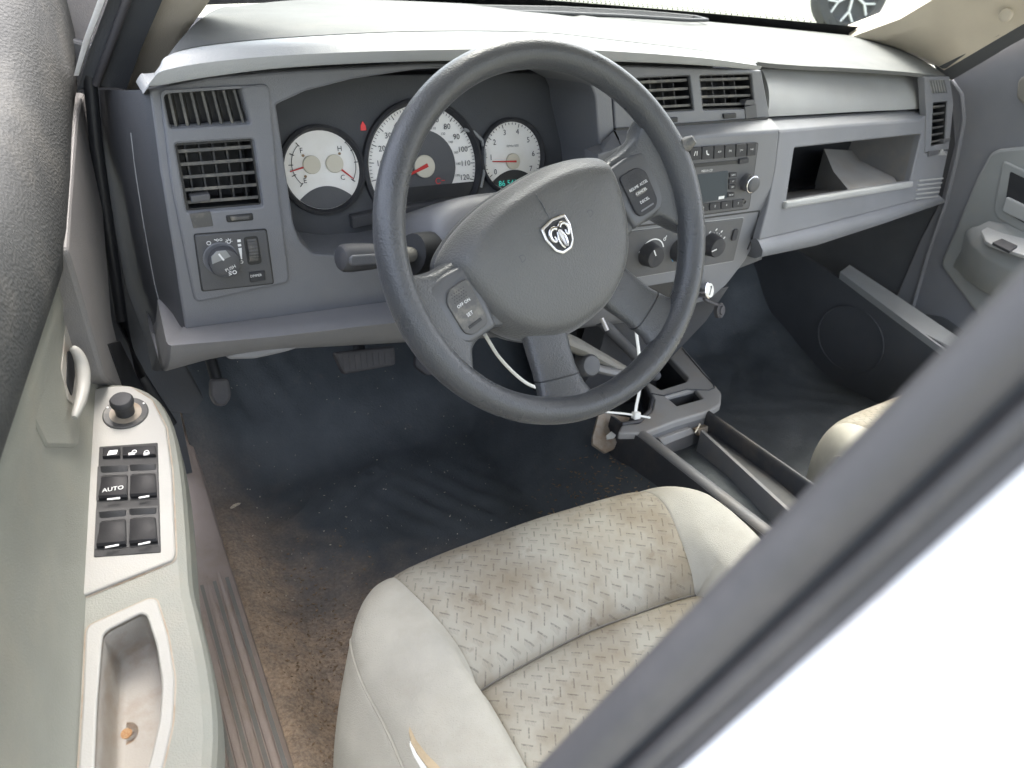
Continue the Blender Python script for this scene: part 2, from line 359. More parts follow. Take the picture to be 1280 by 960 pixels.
#@@STRUCT
# ================================================================ the setting
def smooth(a, b, x): t = max(0, min(1, (x-a)/(b-a))); return t*t*(3-2*t)
def floor_z(x, y):
    z = -.575
    z += .045*smooth(-.255, -.335, x)*smooth(-.6, -.2, y)
    z += .11*smooth(.15, .27, x)*(1-smooth(.47, .60, x))                       # tunnel
    z += .012*smooth(.18, .05, y)
    toe = .47 if x < .3 else .52
    z += max(0, y-toe)*.85*smooth(toe-.02, toe+.1, y)
    z += .10*smooth(.86, 1.05, x)*smooth(.30, .60, y)                          # wheel house, passenger side
    z += .10*smooth(-.22, -.345, x)*smooth(.42, .6, y)
    r = math.sin(x*math.cos(.5)*150+y*math.sin(.5)*150)
    for cx, cy in ((-.02, .33), (-.19, .62), (.06, .30)):
        z += .0028*r*math.exp(-((x-cx)**2+(y-cy)**2)/.006)
    d = math.hypot(x+.062, y-.438); z += .0035*math.exp(-((d-.014)/.006)**2)   # worn ring in the heel area
    z += .004*math.sin(x*17+2*math.sin(y*9))*math.sin(y*13+x*5)
    z += .0018*math.sin(x*61+3*math.sin(y*23))*math.sin(y*47+2*math.sin(x*19))
    return z
tag(gridsurf('floor', lambda x, y: (x, y, floor_z(x, y)), lin(-.345, 1.09, 220), lin(-.80, 1.05, 260), 'floor_vinyl'), 'black vinyl truck floor with brown trodden dirt along the sill', None, None, 'structure')
gz = -1.15
tag(mk('ground', [(-400, -400, gz), (400, -400, gz), (400, 400, gz), (-400, 400, gz)], [(0, 1, 2, 3)], 'ground'), 'pale dry ground outside the truck', None, None, 'structure')
# door sill, driver side
sl = thing('door_sill_plate', (-.372, -.1, -.51), 'dirty brown ribbed sill plate between the driver door and the floor', 'sill plate')
def sillz(y): return -.503+.0*y
def sill_ring(y, z0):
    return [V((-.425, y, z0-.03)), V((-.418, y, z0-.006)), V((-.405, y, z0)), V((-.375, y, z0+.001)), V((-.350, y, z0)), V((-.340, y, z0-.008)), V((-.333, y, z0-.045)), V((-.40, y, z0-.06))]
loft('tread_plate', [sill_ring(y, -.503+(.05*smooth(.30, .60, y))) for y in lin(-.80, .62, 30)], 'sill', sl)
for k, x in enumerate((-.404, -.388, -.372, -.356)):
    g = tube_geo([(x, y, -.5025) for y in lin(-.79, .225, 8)], lambda t: .0046*(1 if t < .95 else .4), n=10, flat=.7); mk('rib', *g, 'sill', sl)
for k, x in enumerate((-.396, -.380, -.364, -.348)):
    mk('groove', *box_geo((x-.0022, -.79, -.5045), (x+.0022, .21, -.5012)), 'duct', sl, smooth=False)
loft('rocker_panel', [[V((-.50, y, -.62)), V((-.47, y, -.545)), V((-.425, y, -.530)), V((-.415, y, -.56)), V((-.43, y, -.66))] for y in lin(-.8, .4, 2)], 'paint', sl)
# ---------------------------------------------------------------- windshield, pillars, bonnet
def yb(x): return .93-.40*((x-.37)/.66)**2
ws = thing('windshield', (.37, .93, .15), 'raked windshield glass with dotted black border above the dashboard', 'windshield')
def wsp(x, t, o=0): return V((x*(1-.10*t)+.037*t, yb(x)-t*(.62+.10*(1-((x-.37)/.66)**2))+.035*math.sin(t*3)+o, .169-.022*(x+.25)/1.28+.004*(1-((x-.37)/.66)**2)+t*.43))
gridsurf('glass', lambda x, t: wsp(x, t), lin(-.30, 1.04, 24), lin(0, 1, 6), 'windshield_glass', ws)
gridsurf('border', lambda x, t: wsp(x, t*.05-.012, -.003), lin(-.30, 1.04, 40), lin(0, 1, 2), 'black', ws)
dots = []
for r in range(3):
    for k in range(150):
        x = -.29+k*.0088+(r % 2)*.0044; c = wsp(x, .043+r*.009, -.003); s = .0022-.0005*r
        q = [c+V((s*math.cos(a), 0, s*.7*math.sin(a))) for a in (0, 1.05, 2.09, 3.14, 4.19, 5.24)]; dots.append((q, [(0, 1, 2, 3, 4, 5)]))
o = mk('border_dots', *merge(dots), 'black', ws, smooth=False); o['kind'] = 'stuff'
bn = thing('bonnet', (.37, 1.6, -.1), 'white painted bonnet in front of the windshield', 'bonnet')
gridsurf('bonnet_panel', lambda x, t: (x, yb(x)+.10+t*(1.05+.2*(1-((x-.37)/.75)**2)), .10-.03*((x-.37)/.7)**2-.12*t*t), lin(-.33, 1.07, 20), lin(0, 1, 10), 'paint', bn, thick=.02, nrm=(0, 0, 1))
gridsurf('cowl_grille', lambda x, t: (x, yb(x)-.01+t*.115, .125-.03*((x-.37)/.7)**2-.02*math.sin(t*3.1)), lin(-.33, 1.07, 30), lin(0, 1, 4), 'black_soft', bn, thick=.01, nrm=(0, 0, 1))
def beam(name, a, b, prof, mt, parent, ux):
    """straight beam with a cross-section given in (across, out) axes"""
    a, b = V(a), V(b); d = (b-a).normalized(); u = (V(ux)-d*V(ux).dot(d)).normalized(); n = d.cross(u)
    return loft(name, [[p+u*s+n*q for s, q in prof] for p in (a, a+(b-a)*.25, a+(b-a)*.5, a+(b-a)*.75, b)], mt, parent)
# driver side windshield pillar
pl_ = thing('driver_windshield_pillar', at(150, 105, y=.36), 'beige trimmed windshield pillar with black door seal on the driver side', 'pillar', 'windshield pillars')
def strip3(name, left, right, ys, mt, parent, th=.015, top=.56):
    """strip between two edge lines seen at given distances, with thickness to the front"""
    A = [at(x, y, y=d) for (x, y), d in zip(left, ys)]; B = [at(x, y, y=d) for (x, y), d in zip(right, ys)]
    if top:
        for E_ in (A, B): k_ = (top-E_[-1].z)/(E_[-1].z-E_[-2].z); E_.append(E_[-1]+(E_[-1]-E_[-2])*k_)
    rings = []
    for a, b in zip(A, B):
        m = (a+b)/2+V((-.1, -.6, .4))*(a-b).length*.22
        m1 = (a*.8+b*.2)+V((-.1, -.6, .4))*(a-b).length*.15; m2 = (a*.2+b*.8)+V((-.1, -.6, .4))*(a-b).length*.15
        rings.append([a, m1, m, m2, b, b+V((.004, th*2, .0)), a+V((.004, th*2, 0))])
    return loft(name, rings, mt, parent, sharp=50)
strip3('trim', [(150, 128), (158, 106), (176, 62), (202, 0), (232, -70)], [(208, 118), (210, 84), (228, 48), (264, -2), (316, -60)], (.42, .40, .37, .335, .30), 'pillar_trim', pl_)
strip3('door_seal', [(97, 112), (112, 62), (137, -5), (165, -75)], [(158, 112), (176, 62), (203, 0), (233, -70)], (.365, .345, .315, .285), 'black_soft', pl_)
strip3('jamb_edge', [(92, 95), (104, 50), (124, -5), (150, -75)], [(98, 95), (112, 50), (133, -5), (160, -75)], (.35, .33, .30, .27), 'paint', pl_)
tube('seal_lip', [at(x, y, y=d) for x, y, d in ((120, 106, .355), (137, 60, .335), (160, -3, .305), (190, -75, .27))], .004, 'rubber', pl_)
# hinge pillar below, between door and dash
pj = Pl((0, .435, 0), (1, 0, 0), (0, 0, 1))
plate('hinge_pillar', pj, pj.pp([(62, 40), (160, 70), (175, 200), (195, 330), (222, 440), (255, 500), (240, 520), (185, 510), (130, 470), (104, 330), (84, 180)]), 'black_soft', pl_, depth=.03, bev=.004)
tube('pillar_seal', [at(x, y, y=.362) for x, y in ((112, 92), (120, 180), (136, 290), (152, 400), (176, 470), (215, 530))], .007, 'black', pl_, n=10)
pfe = Pl((0, .46, 0), (1, 0, 0), (0, 0, 1))
plate('frame_edge', pfe, pfe.pp([(55, -130), (190, -130), (150, 0), (125, 70), (110, 135), (80, 150), (60, 60)]), 'door_front', pl_, depth=.01, bev=.002)
mk('kick_panel', *merge([box_geo((-.372, .44, -.50), (-.352, .95, -.20))]), 'black_soft', pl_)
# passenger side windshield pillar
pr_ = thing('passenger_windshield_pillar', at(1185, 85, y=.33), 'broad beige windshield pillar trim with round clip cover on the passenger side', 'pillar', 'windshield pillars')
def pt(x, y, d): return at(x, y, x=d)
ringsP = []
for (a, da), (b, db) in zip((((1062, 47), 1.02), ((1125, 24), 1.00), ((1172, -4), .98), ((1225, -40), .955), ((1300, -95), .93)), (((1180, 88), 1.075), ((1216, 67), 1.065), ((1250, 47), 1.055), ((1286, 26), 1.04), ((1350, -14), 1.02))):
    A, B = pt(*a, da), pt(*b, db); row = []
    for k in range(9):
        t = k/8; row.append(A.lerp(B, t)+V((-.02, -.012, .015))*math.sin(math.pi*t)*1.1)
    row += [B+V((.04, .03, .0)), A+V((.05, .05, .02))]; ringsP.append(row)
loft('trim', [p for p in ringsP], 'pillar_trim', pr_, sharp=50)
cp = at(1257, 19, x=1.005); tocam = (CAM-cp).normalized(); pc = Pl(cp, V((0, -1, .3)), V((-.2, .5, 1)))
if pc.n.dot(tocam) < 0: pc = Pl(cp, V((0, 1, -.3)), V((-.2, .5, 1)))
knob('clip_cover', pc, (0, 0), [(.0105, -.004), (.0105, .0015), (.0095, .0022), (.006, .0025)], 'pillar_trim', pr_)
strip3('door_seal', [(1178, 84), (1216, 62), (1250, 43), (1290, 18), (1345, -20)], [(1190, 100), (1228, 78), (1258, 60), (1300, 36), (1355, 2)], (.31, .26, .215, .165, .10), 'black_soft', pr_, th=.01)
# ---------------------------------------------------------------- centre pillar next to the camera
bp_ = thing('centre_door_pillar', (-.33, -.50, -.2), 'blurred white centre pillar edged by thick grey rubber door seal, closest to the viewer', 'pillar')
def dpt(x, y, d): r = ray(x, y); return CAM+r*d
Lb, Lt = dpt(670, 960, .215), dpt(1280, 330, .135)
ax = (Lt-Lb).normalized()
P0, P1 = Lb-ax*.42, Lt+ax*.42
# axes: across the image to the lower right, and towards the camera
vd = ((Lb+Lt)/2-CAM).normalized(); acr = ax.cross(vd).normalized()
if acr.dot(RT) < 0: acr = -acr
tow = -vd
print('pillar axis', ax, 'across', acr)
sc_ = .155/FPX   # metres per pixel near the middle of the pillar
def prof(pts): return [(a*sc_*.80, b*sc_) for a, b in pts]
def pbeam(name, pr, mt):
    return loft(name, [[p+acr*s+tow*q for s, q in prof(pr)] for p in [P0.lerp(P1, k/12) for k in range(13)]], mt, bp_, sharp=60)
def arc(c, r, a0, a1, n): return [(c[0]+r*math.cos(R_(a0+(a1-a0)*k/n)), c[1]+r*math.sin(R_(a0+(a1-a0)*k/n))) for k in range(n+1)]
pbeam('seal_bulb', arc((52, -12), 52, 180, 0, 14)+[(104, -70), (0, -70)], 'pillar_seal')
pbeam('seal_groove', [(96, -28), (128, -28), (128, -60), (96, -60)], 'black_soft')
pbeam('seal_lip', arc((138, -24), 22, 180, 0, 10)+[(160, -70), (116, -70)], 'pillar_seal')
pbeam('seal_base', [(156, -26), (190, -22), (190, -70), (156, -70)], 'pillar_seal')
pbeam('painted_jamb', [(187, -14), (200, -4), (230, 2), (470, 34), (520, 30), (530, 8), (530, -120), (187, -120)], 'paint_jamb')
pbeam('outer_seal', arc((556, 16), 28, 180, 0, 10)+[(620, 5), (760, 10), (760, -100), (528, -100)], 'pillar_seal')

# roof, which shades the cab (out of frame above)
RF = thing('cab_roof', (.37, -.4, .58), 'white cab roof with pale headliner overhead, out of frame', 'roof')
def roofp(x, t, o): yf = .235-.15*((x-.37)/.70)**2; return (x, yf+(-1.25-yf)*t, .585-.05*((x-.37)/.70)**4+.02*math.sin(math.pi*t)+o)
gridsurf('headliner', lambda x, t: roofp(x, t, -.012), lin(-.325, 1.065, 14), lin(0, 1, 8), 'pillar_trim', RF, thick=.006, nrm=(0, 0, 1))
gridsurf('roof_panel', lambda x, t: roofp(x, t, .02), lin(-.335, 1.075, 14), lin(0, 1, 8), 'paint', RF, thick=.02, nrm=(0, 0, 1))
fwl = mk('firewall', *box_geo((-.36, 1.03, -.62), (1.12, 1.05, .12)), 'black_soft'); fwl['kind'] = 'structure'
PKk = Pl((1.136, 0, 0), (0, -1, 0), (0, 0, 1))
kk = plate('passenger_kick_panel', PKk, [(-1.02, -.60), (.10, -.60), (.10, -.40), (-.02, -.14), (-.20, .0), (-.22, .08), (-1.02, .08)], 'black_soft', None, depth=.02, bev=.003)
tag(kk, 'dark carpeted kick panel beside the passenger footwell', 'kick panel')
# ================================================================ dashboard
DB = thing('dashboard', (.37, .30, -.17), 'slate grey truck dashboard with vents, gauges and open glove tray', 'dashboard')
PLf = Pl((0, .20, 0), (1, 0, 0), (0, 0, 1)); PC = Pl((0, .172, 0), (1, 0, 0), (0, 0, 1))
PP = Pl((.50, .178, 0), (.58, .092, 0), (-.03, .20, 1))
# ---- top
front = [(206, 76, .20), (222, 64, .22), (265, 55, .235), (363, 46, .24), (515, 39, .24), (667, 40, .24), (758, 49, .24), (874, 63, .24), (945, 77, .232), (1000, 82, .238), (1060, 85, .25), (1120, 89, .265), (1183, 95, .29)]
FP = cat([at(x, y, y=d) for x, y, d in front], 6)
def top_rows():
    rows = []
    for p in FP:
        x = p.x; e = V((x if x < 1.03 else 1.03+(x-1.03)*.3, min(yb(min(max(x, -.29), 1.03)), 2), .168-.022*(x+.25)/1.28+.004*(1-((x-.37)/.66)**2))); e.y = max(e.y, p.y+.05)
        if x < 0: e.x = max(x, -.20+(x+.33)*.6)
        r = []
        for k in range(15):
            t = k/14; q = p.lerp(e, t); q.z += .010*math.sin(math.pi*t)**.8*(1 if p.z > .14 else 1.4); r.append(q)
        rows.append([p+V((0, .001, -.03 if x < .40 else -.006))]+r+[e+V((0, .02, -.04))])
    return rows
TR = top_rows(); nv = len(TR[0])
loft('top_pad', TR, 'dash_pad', DB, closed=False, sharp=60)
def curve_y(pts, d, n=6): return cat([at(x, y, y=d) for x, y in pts], n)
seam = cat([at(x, y, y=d) for x, y, d in front[:9]], 6)
cre = curve_y([(201, 85), (212, 72), (262, 63), (363, 57), (515, 52.5), (667, 51.5), (758, 55), (874, 67), (946, 81)], .160)
low = curve_y([(187, 107), (203, 106), (262, 96), (363, 84), (515, 76.5), (667, 75), (758, 76), (874, 81), (950, 87)], .152)
rows = []
for s, c, l in zip(seam, cre, low):
    s2 = s+V((0, -.004, -.0005)); m = c.lerp(l, .5)+V((0, -.006, .002)); c2 = c+V((0, .004, .0012))
    rows.append([s2+V((0, .003, -.004)), s2, s2.lerp(c2, .5)+V((0, 0, .0006)), c2, c+V((0, -.002, -.0012)), m, l+V((0, -.001, .002)), l, l+V((0, .006, -.001)), l+V((0, .06, .002))])
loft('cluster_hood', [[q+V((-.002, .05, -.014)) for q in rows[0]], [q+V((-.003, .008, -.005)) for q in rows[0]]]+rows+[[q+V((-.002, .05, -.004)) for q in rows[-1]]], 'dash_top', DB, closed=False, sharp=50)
# defroster slot in the top
dz = [at(x, y, z=z) for x, y, z in ((556, 12, .166), (580, 8, .166), (700, 10, .166), (800, 15, .1655), (868, 21, .163), (884, 25, .162), (860, 25, .1625), (780, 20, .165), (680, 16, .166), (590, 15, .166))]
dg = tag(tube('defroster_slot', dz, .0035, 'black_soft', DB, closed=True, n=8))
for k in range(3):
    tube('slat', [a.lerp(b, (k+1)/4)+V((0, 0, .001)) for a, b in zip(dz[1:5], dz[9:5:-1])], .0026, 'dash_dark', dg, n=6)
# ---- face around the cluster
hole = PLf.pp([(345, 131), (382, 114), (440, 99), (520, 87), (600, 83), (660, 84), (712, 92), (738, 106), (744, 120), (750, 195), (748, 240), (690, 262), (560, 300), (470, 316), (425, 320), (392, 317), (376, 303), (367, 280)])
ventL = PLf.pp([(219, 180), (315, 174), (327, 256), (234, 264)]); defL = PLf.pp([(204, 117), (299, 111), (311, 153), (213, 159)])
face = PLf.pp([(186, 112), (262, 97), (345, 90), (520, 80), (700, 78), (762, 80), (768, 162), (776, 190), (770, 352), (600, 366), (480, 379), (340, 398), (232, 412), (222, 350), (200, 215)])
plate('instrument_panel', PLf, face, 'dash', DB, holes=[rnd(hole, .002), rnd(ventL, .003), rnd(defL, .003)], depth=.012, bev=.0025)
# raised frame lines of the left panel
pf = PLf.pp([(199, 113), (336, 104), (347, 230), (362, 352), (243, 378), (213, 230)])
pf_in = PLf.pp([(203, 115.5), (331, 107.5), (342, 230), (357, 348), (246, 373), (217, 230)])
plate('vent_bezel', PLf, rnd(pf, .008), 'dash', DB, holes=[rnd(PLf.pp([(203.5, 116), (300, 110), (312, 154), (212, 160)]), .003), rnd(PLf.pp([(218, 179), (316, 173), (328, 257), (233, 265)]), .003)], h0=.0035, depth=.0034, bev=.0025)
# cluster recess walls
H = rnd(hole, .002); ar = H if area(H) > 0 else H[::-1]
cx_ = sum(a for a, b in ar)/len(ar); cz_ = sum(b for a, b in ar)/len(ar)
loft('cluster_shroud', [[V((a, y, b)) for a, b in offs(ar, o)] for y, o in ((.203, -.0002), (.23, .001), (.262, .003), (.300, .006))], 'dash', DB, cap0=False, cap1=False, sharp=60)
# ---- vents: slats
def vent(pl, quad, rows_, cols, depth, parent, label=None, hs=-.004, tab=None, frame_mat='black'):
    """quad = four 2d corners (tl, tr, br, bl)"""
    tl, tr, br, bl = [V(q) for q in quad]
    v = mk('air_vent', *merge([plate_geo(pl, [tuple(q) for q in (tl, tr, br, bl)], h0=-depth, depth=.002, bev=0)]+[plate_geo(pl, [tuple(q) for q in offs([tuple(x) for x in (bl, br, tr, tl)], -.002)], holes=[[tuple(x) for x in offs([tuple(q) for q in (bl, br, tr, tl)], .0004)]], h0=-.002, depth=depth, bev=0)]), frame_mat, parent, smooth=False)
    if label: v['label'] = label
    for k in range(rows_):
        t = (k+.5)/rows_; a, b = tl.lerp(bl, t), tr.lerp(br, t); d = (b-a).normalized(); nn = V((-d.y, d.x))
        th = .0016; dv = .011
        vs = [pl.w(*(p+nn*s), h) for p in (a, b) for s, h in ((th, hs), (-th, hs), (-th-.003, hs-dv), (th-.003, hs-dv))]
        mk('slat', vs, [(0, 1, 5, 4), (1, 2, 6, 5), (2, 3, 7, 6), (3, 0, 4, 7), (0, 3, 2, 1), (4, 5, 6, 7)], 'slat', v, smooth=False)
    for k in range(cols):
        t = (k+.7)/(cols+.4); a, b = tl.lerp(tr, t), bl.lerp(br, t); d = (b-a).normalized(); nn = V((-d.y, d.x)); th = .0009
        vs = [pl.w(*(p+nn*s), h) for p in (a, b) for s, h in ((th, hs-dv-.003), (-th, hs-dv-.003), (-th, hs-dv-.014), (th, hs-dv-.014))]
        mk('vane', vs, [(0, 1, 5, 4), (1, 2, 6, 5), (2, 3, 7, 6), (3, 0, 4, 7), (0, 3, 2, 1), (4, 5, 6, 7)], 'slat', v, smooth=False)
    if tab:
        a, b = V(tab[0]), V(tab[1]); plate('tab', pl, rnd([(a.x, a.y-.004), (b.x, b.y-.004), (b.x, b.y+.003), (a.x, a.y+.003)], .001), 'dash_dark', v, h0=.003, depth=.012, bev=.001)
    return v
vent(PLf, PLf.pp([(221, 182), (314, 176), (325.5, 255), (236, 262)]), 5, 5, .045, DB, 'square left dash vent with five dusty slats', tab=PLf.pp([(238, 248), (262, 245)]))
def grille(pl, quad, n, parent, label, mt='slat'):
    tl, tr, br, bl = [V(q) for q in quad]
    v = mk('window_vent', *plate_geo(pl, [tuple(q) for q in (tl, tr, br, bl)], h0=-.016, depth=.002, bev=0), 'black', parent, smooth=False); v['label'] = label
    for k in range(n):
        t = (k+.5)/n; a, b = tl.lerp(tr, t), bl.lerp(br, t); nn = V((1, 0)); th = .0012
        vs = [pl.w(*(p+nn*s), h) for p in (a, b) for s, h in ((th, -.0015), (-th, -.0015), (-th+.004, -.016), (th+.004, -.016))]
        mk('slat', vs, [(0, 1, 5, 4), (1, 2, 6, 5), (2, 3, 7, 6), (3, 0, 4, 7), (0, 3, 2, 1), (4, 5, 6, 7)], mt, v, smooth=False)
    return v
grille(PLf, PLf.pp([(204, 117), (299, 111), (311, 153), (213, 159)]), 7, DB, 'small side window vent above the square left vent')
th_ = plate('vent_thumbwheel', PLf, rnd(PLf.pp([(281, 268), (315, 265), (316, 274), (283, 277)]), .002), 'black', DB, h0=.0045, depth=.004, bev=.001)
plate('wheel_face', PLf, rnd(PLf.pp([(286, 269), (311, 267), (311, 272), (288, 274)]), .001), 'slat', th_, h0=.0065, depth=.003, bev=.001)
plate('trim_patch', PLf, rnd(PLf.pp([(236, 266), (262, 263), (266, 281), (241, 284)]), .001), 'slat', DB, h0=.0042, depth=.003, bev=.0005)
# ---- headlight switch
hq = [(242, 292), (331, 285.5), (340, 352), (252, 361.5)]
hs = plate('headlight_switch', PLf, rnd(PLf.pp(hq), .003), 'dash_dark', DB, h0=.0062, depth=.006, bev=.001)
HL = rnd(PLf.pp([(240.8, 290.8), (332.2, 284.2), (341.5, 353.2), (250.8, 363)]), .003)
plate('gap', PLf, HL, 'black', hs, h0=.0042, depth=.003, bev=0)
c = PLf.px(279, 325, .006)
knob('bezel_ring', PLf, PLf.px(276, 323, .006), [(.0178, .005), (.0178, .0072), (.0168, .0078), (.0158, .0072)], 'dash', hs)
knob('knob', PLf, c, [(.0158, .006), (.0156, .016), (.0150, .0185), (.0135, .0195), (.004, .0198)], 'dash_dark', hs)
plate('knob_pointer', PLf, [(c[0]-.004+dx, c[1]+.004+dy) for dx, dy in ((-.009, -.002), (.010, .004), (.006, .011), (-.003, .011), (-.009, .006))], 'dash_top', hs, h0=.0206, depth=.002, bev=.0005)
mk('pointer_mark', *bar(PLf, (c[0]-.0055, c[1]+.0125), (c[0]-.0015, c[1]+.005), .0018, .0212, .0004), 'white_print', hs, smooth=False)
text('lettering', 'PUSH', PLf, (c[0]+.004, c[1]-.005), .0048, 'white_print', hs, h=.0201, rot=.35)
mk('lamp_symbol', *merge([plate_geo(PLf, circ((c[0]+.0075, c[1]-.0098), .0022, 14), holes=[circ((c[0]+.0075, c[1]-.0098), .0014, 14)], h0=.0202, depth=.0003, bev=0)]+[bar(PLf, (c[0]+.0015, c[1]-.0125+k*.0017), (c[0]+.0045, c[1]-.0115+k*.0017), .0007, .0202, .0003) for k in range(3)]), 'white_print', hs, smooth=False)
def ringg(pl, c_, r, w_, h, n=18): return plate_geo(pl, circ(c_, r, n), holes=[circ(c_, r-w_, n)], h0=h, depth=.0003, bev=0)
q1, q2, q3 = PLf.px(261, 304, .0065), PLf.px(273, 300, .0065), PLf.px(286, 302, .0065)
mk('position_marks', *merge([ringg(PLf, q1, .0022, .0006, .0066), ringg(PLf, q3, .0022, .0007, .0066), bar(PLf, (q2[0]-.004, q2[1]+.001), (q2[0]-.001, q2[1]-.001), .0008, .0066, .0003), ringg(PLf, (q2[0]-.001, q2[1]), .0014, .0005, .0066), ringg(PLf, (q2[0]+.0025, q2[1]), .0014, .0005, .0066)]+[bar(PLf, (q3[0]+.0026*math.cos(a), q3[1]+.0026*math.sin(a)), (q3[0]+.0036*math.cos(a), q3[1]+.0036*math.sin(a)), .0006, .0066, .0003) for a in (0, .8, 1.6, 2.4, 3.1)]), 'white_print', hs, smooth=False)
b1, b2, b3 = PLf.px(298.8, 301, .0065), PLf.px(299.4, 306.5, .0065), PLf.px(302, 327.5, .0065)
t1 = PLf.px(300, 310, .0065); t2 = PLf.px(302, 324, .0065)
mk('dimmer_scale', *merge([bar(PLf, (b1[0]-.0017, b1[1]), (b1[0]+.0017, b1[1]), .0028, .0066, .0003), bar(PLf, (b2[0]-.0017, b2[1]), (b2[0]+.0017, b2[1]), .0026, .0066, .0003), plate_geo(PLf, [(t1[0]-.0017, t1[1]), (t1[0]+.0017, t1[1]), (t2[0]+.0006, t2[1]), (t2[0]-.0006, t2[1])], h0=.0066, depth=.0003, bev=0), ringg(PLf, b3, .0017, .0005, .0066)]), 'white_print', hs, smooth=False)
dw = PLf.px(316.5, 313, .006)
plate('dimmer_slot', PLf, rnd([(dw[0]-.0075, dw[1]-.016), (dw[0]+.0075, dw[1]-.016), (dw[0]+.0065, dw[1]+.016), (dw[0]-.0085, dw[1]+.016)], .004), 'black', hs, h0=.0066, depth=.003, bev=.0005)
rg = []
for k in range(22):
    a = -1.25+2.5*k/21; r = .0165 if k % 2 else .0155
    for s in (-.005, .0045): rg.append(PLf.w(dw[0]-.0005+s+.0005*math.sin(a), dw[1]+r*math.sin(a)*.92, .0015+r*math.cos(a)*.62))
mk('dimmer_wheel', rg, [(2*k, 2*k+1, 2*k+3, 2*k+2) for k in range(21)]+[tuple(range(0, 44, 2))[::-1], tuple(range(1, 44, 2))], 'slat', hs, smooth=False)
bq = PLf.pp([(309.5, 338), (329, 335.5), (330, 347), (311, 350)]); sb = plate('dome_button', PLf, rnd(bq, .001), 'button', hs, h0=.0085, depth=.004, bev=.001)
text('button_lettering', 'DIMMER', PLf, PLf.px(320, 344.5, .0085), .0042, 'white_print', hs, h=.0088, sx=.8)
# ---- knee bolster
kt = curve_y([(233, 413), (340, 399), (480, 380), (600, 367), (700, 357), (790, 346)], .197)
km = curve_y([(214, 432), (340, 421), (490, 404), (610, 394), (710, 385), (800, 372)], .150)
kb = curve_y([(207, 464), (300, 441), (400, 434), (505, 428), (640, 420), (790, 402)], .186)
rows = [[a+V((0, .01, .003)), a, a.lerp(m, .35)+V((0, -.012, .004)), m.lerp(a, .25)+V((0, -.006, .002)), m, m.lerp(b, .3)+V((0, -.004, -.002)), m.lerp(b, .7)+V((0, -.002, -.004)), b, b+V((0, .03, -.006)), b+V((0, .10, .0))] for a, m, b in zip(kt, km, kb)]
c0 = rows[0]; mid = V((c0[0].x+.004, .23, -.14))
loft('knee_bolster', [[p+V((.002, .12, .002)) for p in c0], [p+V((-.003, .014, -.001)) for p in c0], [p+V((-.002, .004, 0)) for p in c0]]+rows, 'knee', DB, closed=False, sharp=60)
rh = Pl(at(330, 440, y=.17), (1, 0, 0), (0, .35, 1))
plate('release_handle', rh, rnd(rh.pp([(282, 445), (300, 438), (345, 431), (378, 429), (384, 432), (360, 440), (320, 449), (288, 450)]), .004), 'knee', DB, h0=-.004, depth=.02, bev=.003)
# ---- left end of the dash
ef = [PLf.w(*PLf.px(x, y), -.001) for x, y in ((187, 112), (194, 165), (201, 215), (211, 280), (223, 350), (233, 412), (210, 462))]
eb = [at(x, y, y=d) for x, y, d in ((124, 112, .432), (128, 165, .432), (132, 215, .432), (144, 290, .432), (158, 360, .43), (182, 425, .42), (190, 462, .36))]
em = [a.lerp(b, .45)+V((-.004, -.004, 0)) for a, b in zip(ef, eb)]
loft('end_cap', [ef, [a.lerp(b, .12)+V((-.003, -.001, 0)) for a, b in zip(ef, em)], em, eb], 'black_soft', DB, closed=False, sharp=60)
tube('end_seam', [p.lerp(q, .75)+V((-.0006, -.0016, 0)) for p, q in zip(ef[1:6], em[1:6])], .0009, 'dash_top', DB, n=6)
# ---- centre, upper part with two vents
cu = PLf.pp([(764, 82), (951, 88), (962, 146.5), (769, 163)])
vR = PLf.pp([(874, 94), (939, 92), (943.5, 136), (878.5, 138)]); vLc = PLf.pp([(795, 97), (862, 94), (867.5, 138), (800, 142)])
notch = PLf.pp([(930, 133), (944, 130), (945.5, 147), (931, 148.5)])
plate('centre_vent_panel', PLf, cu, 'dash', DB, holes=[rnd(vR, .003), rnd(vLc, .003)], h0=.001, depth=.012, bev=.0018)
vent(PLf, PLf.pp([(875, 95), (938, 93), (942.5, 135), (879.5, 137)]), 4, 4, .045, DB, 'right one of the two centre vents', tab=PLf.pp([(930, 128), (942, 127)]))
vent(PLf, PLf.pp([(796, 98), (861, 95), (866.5, 137), (801, 141)]), 4, 4, .045, DB, 'left one of the two centre vents, half hidden by the wheel rim')
plate('vent_lever', PLf, rnd(PLf.pp([(902, 142), (918, 141), (918, 147), (903, 148)]), .001), 'black', DB, h0=.004, depth=.004, bev=.0008)
plate('vent_lever', PLf, rnd(PLf.pp([(832, 147), (845, 146), (845, 152), (833, 153)]), .001), 'black', DB, h0=.004, depth=.004, bev=.0008)
plate('vent_catch', PLf, rnd(notch, .001), 'dash_dark', DB, h0=.0022, depth=.003, bev=.0008)
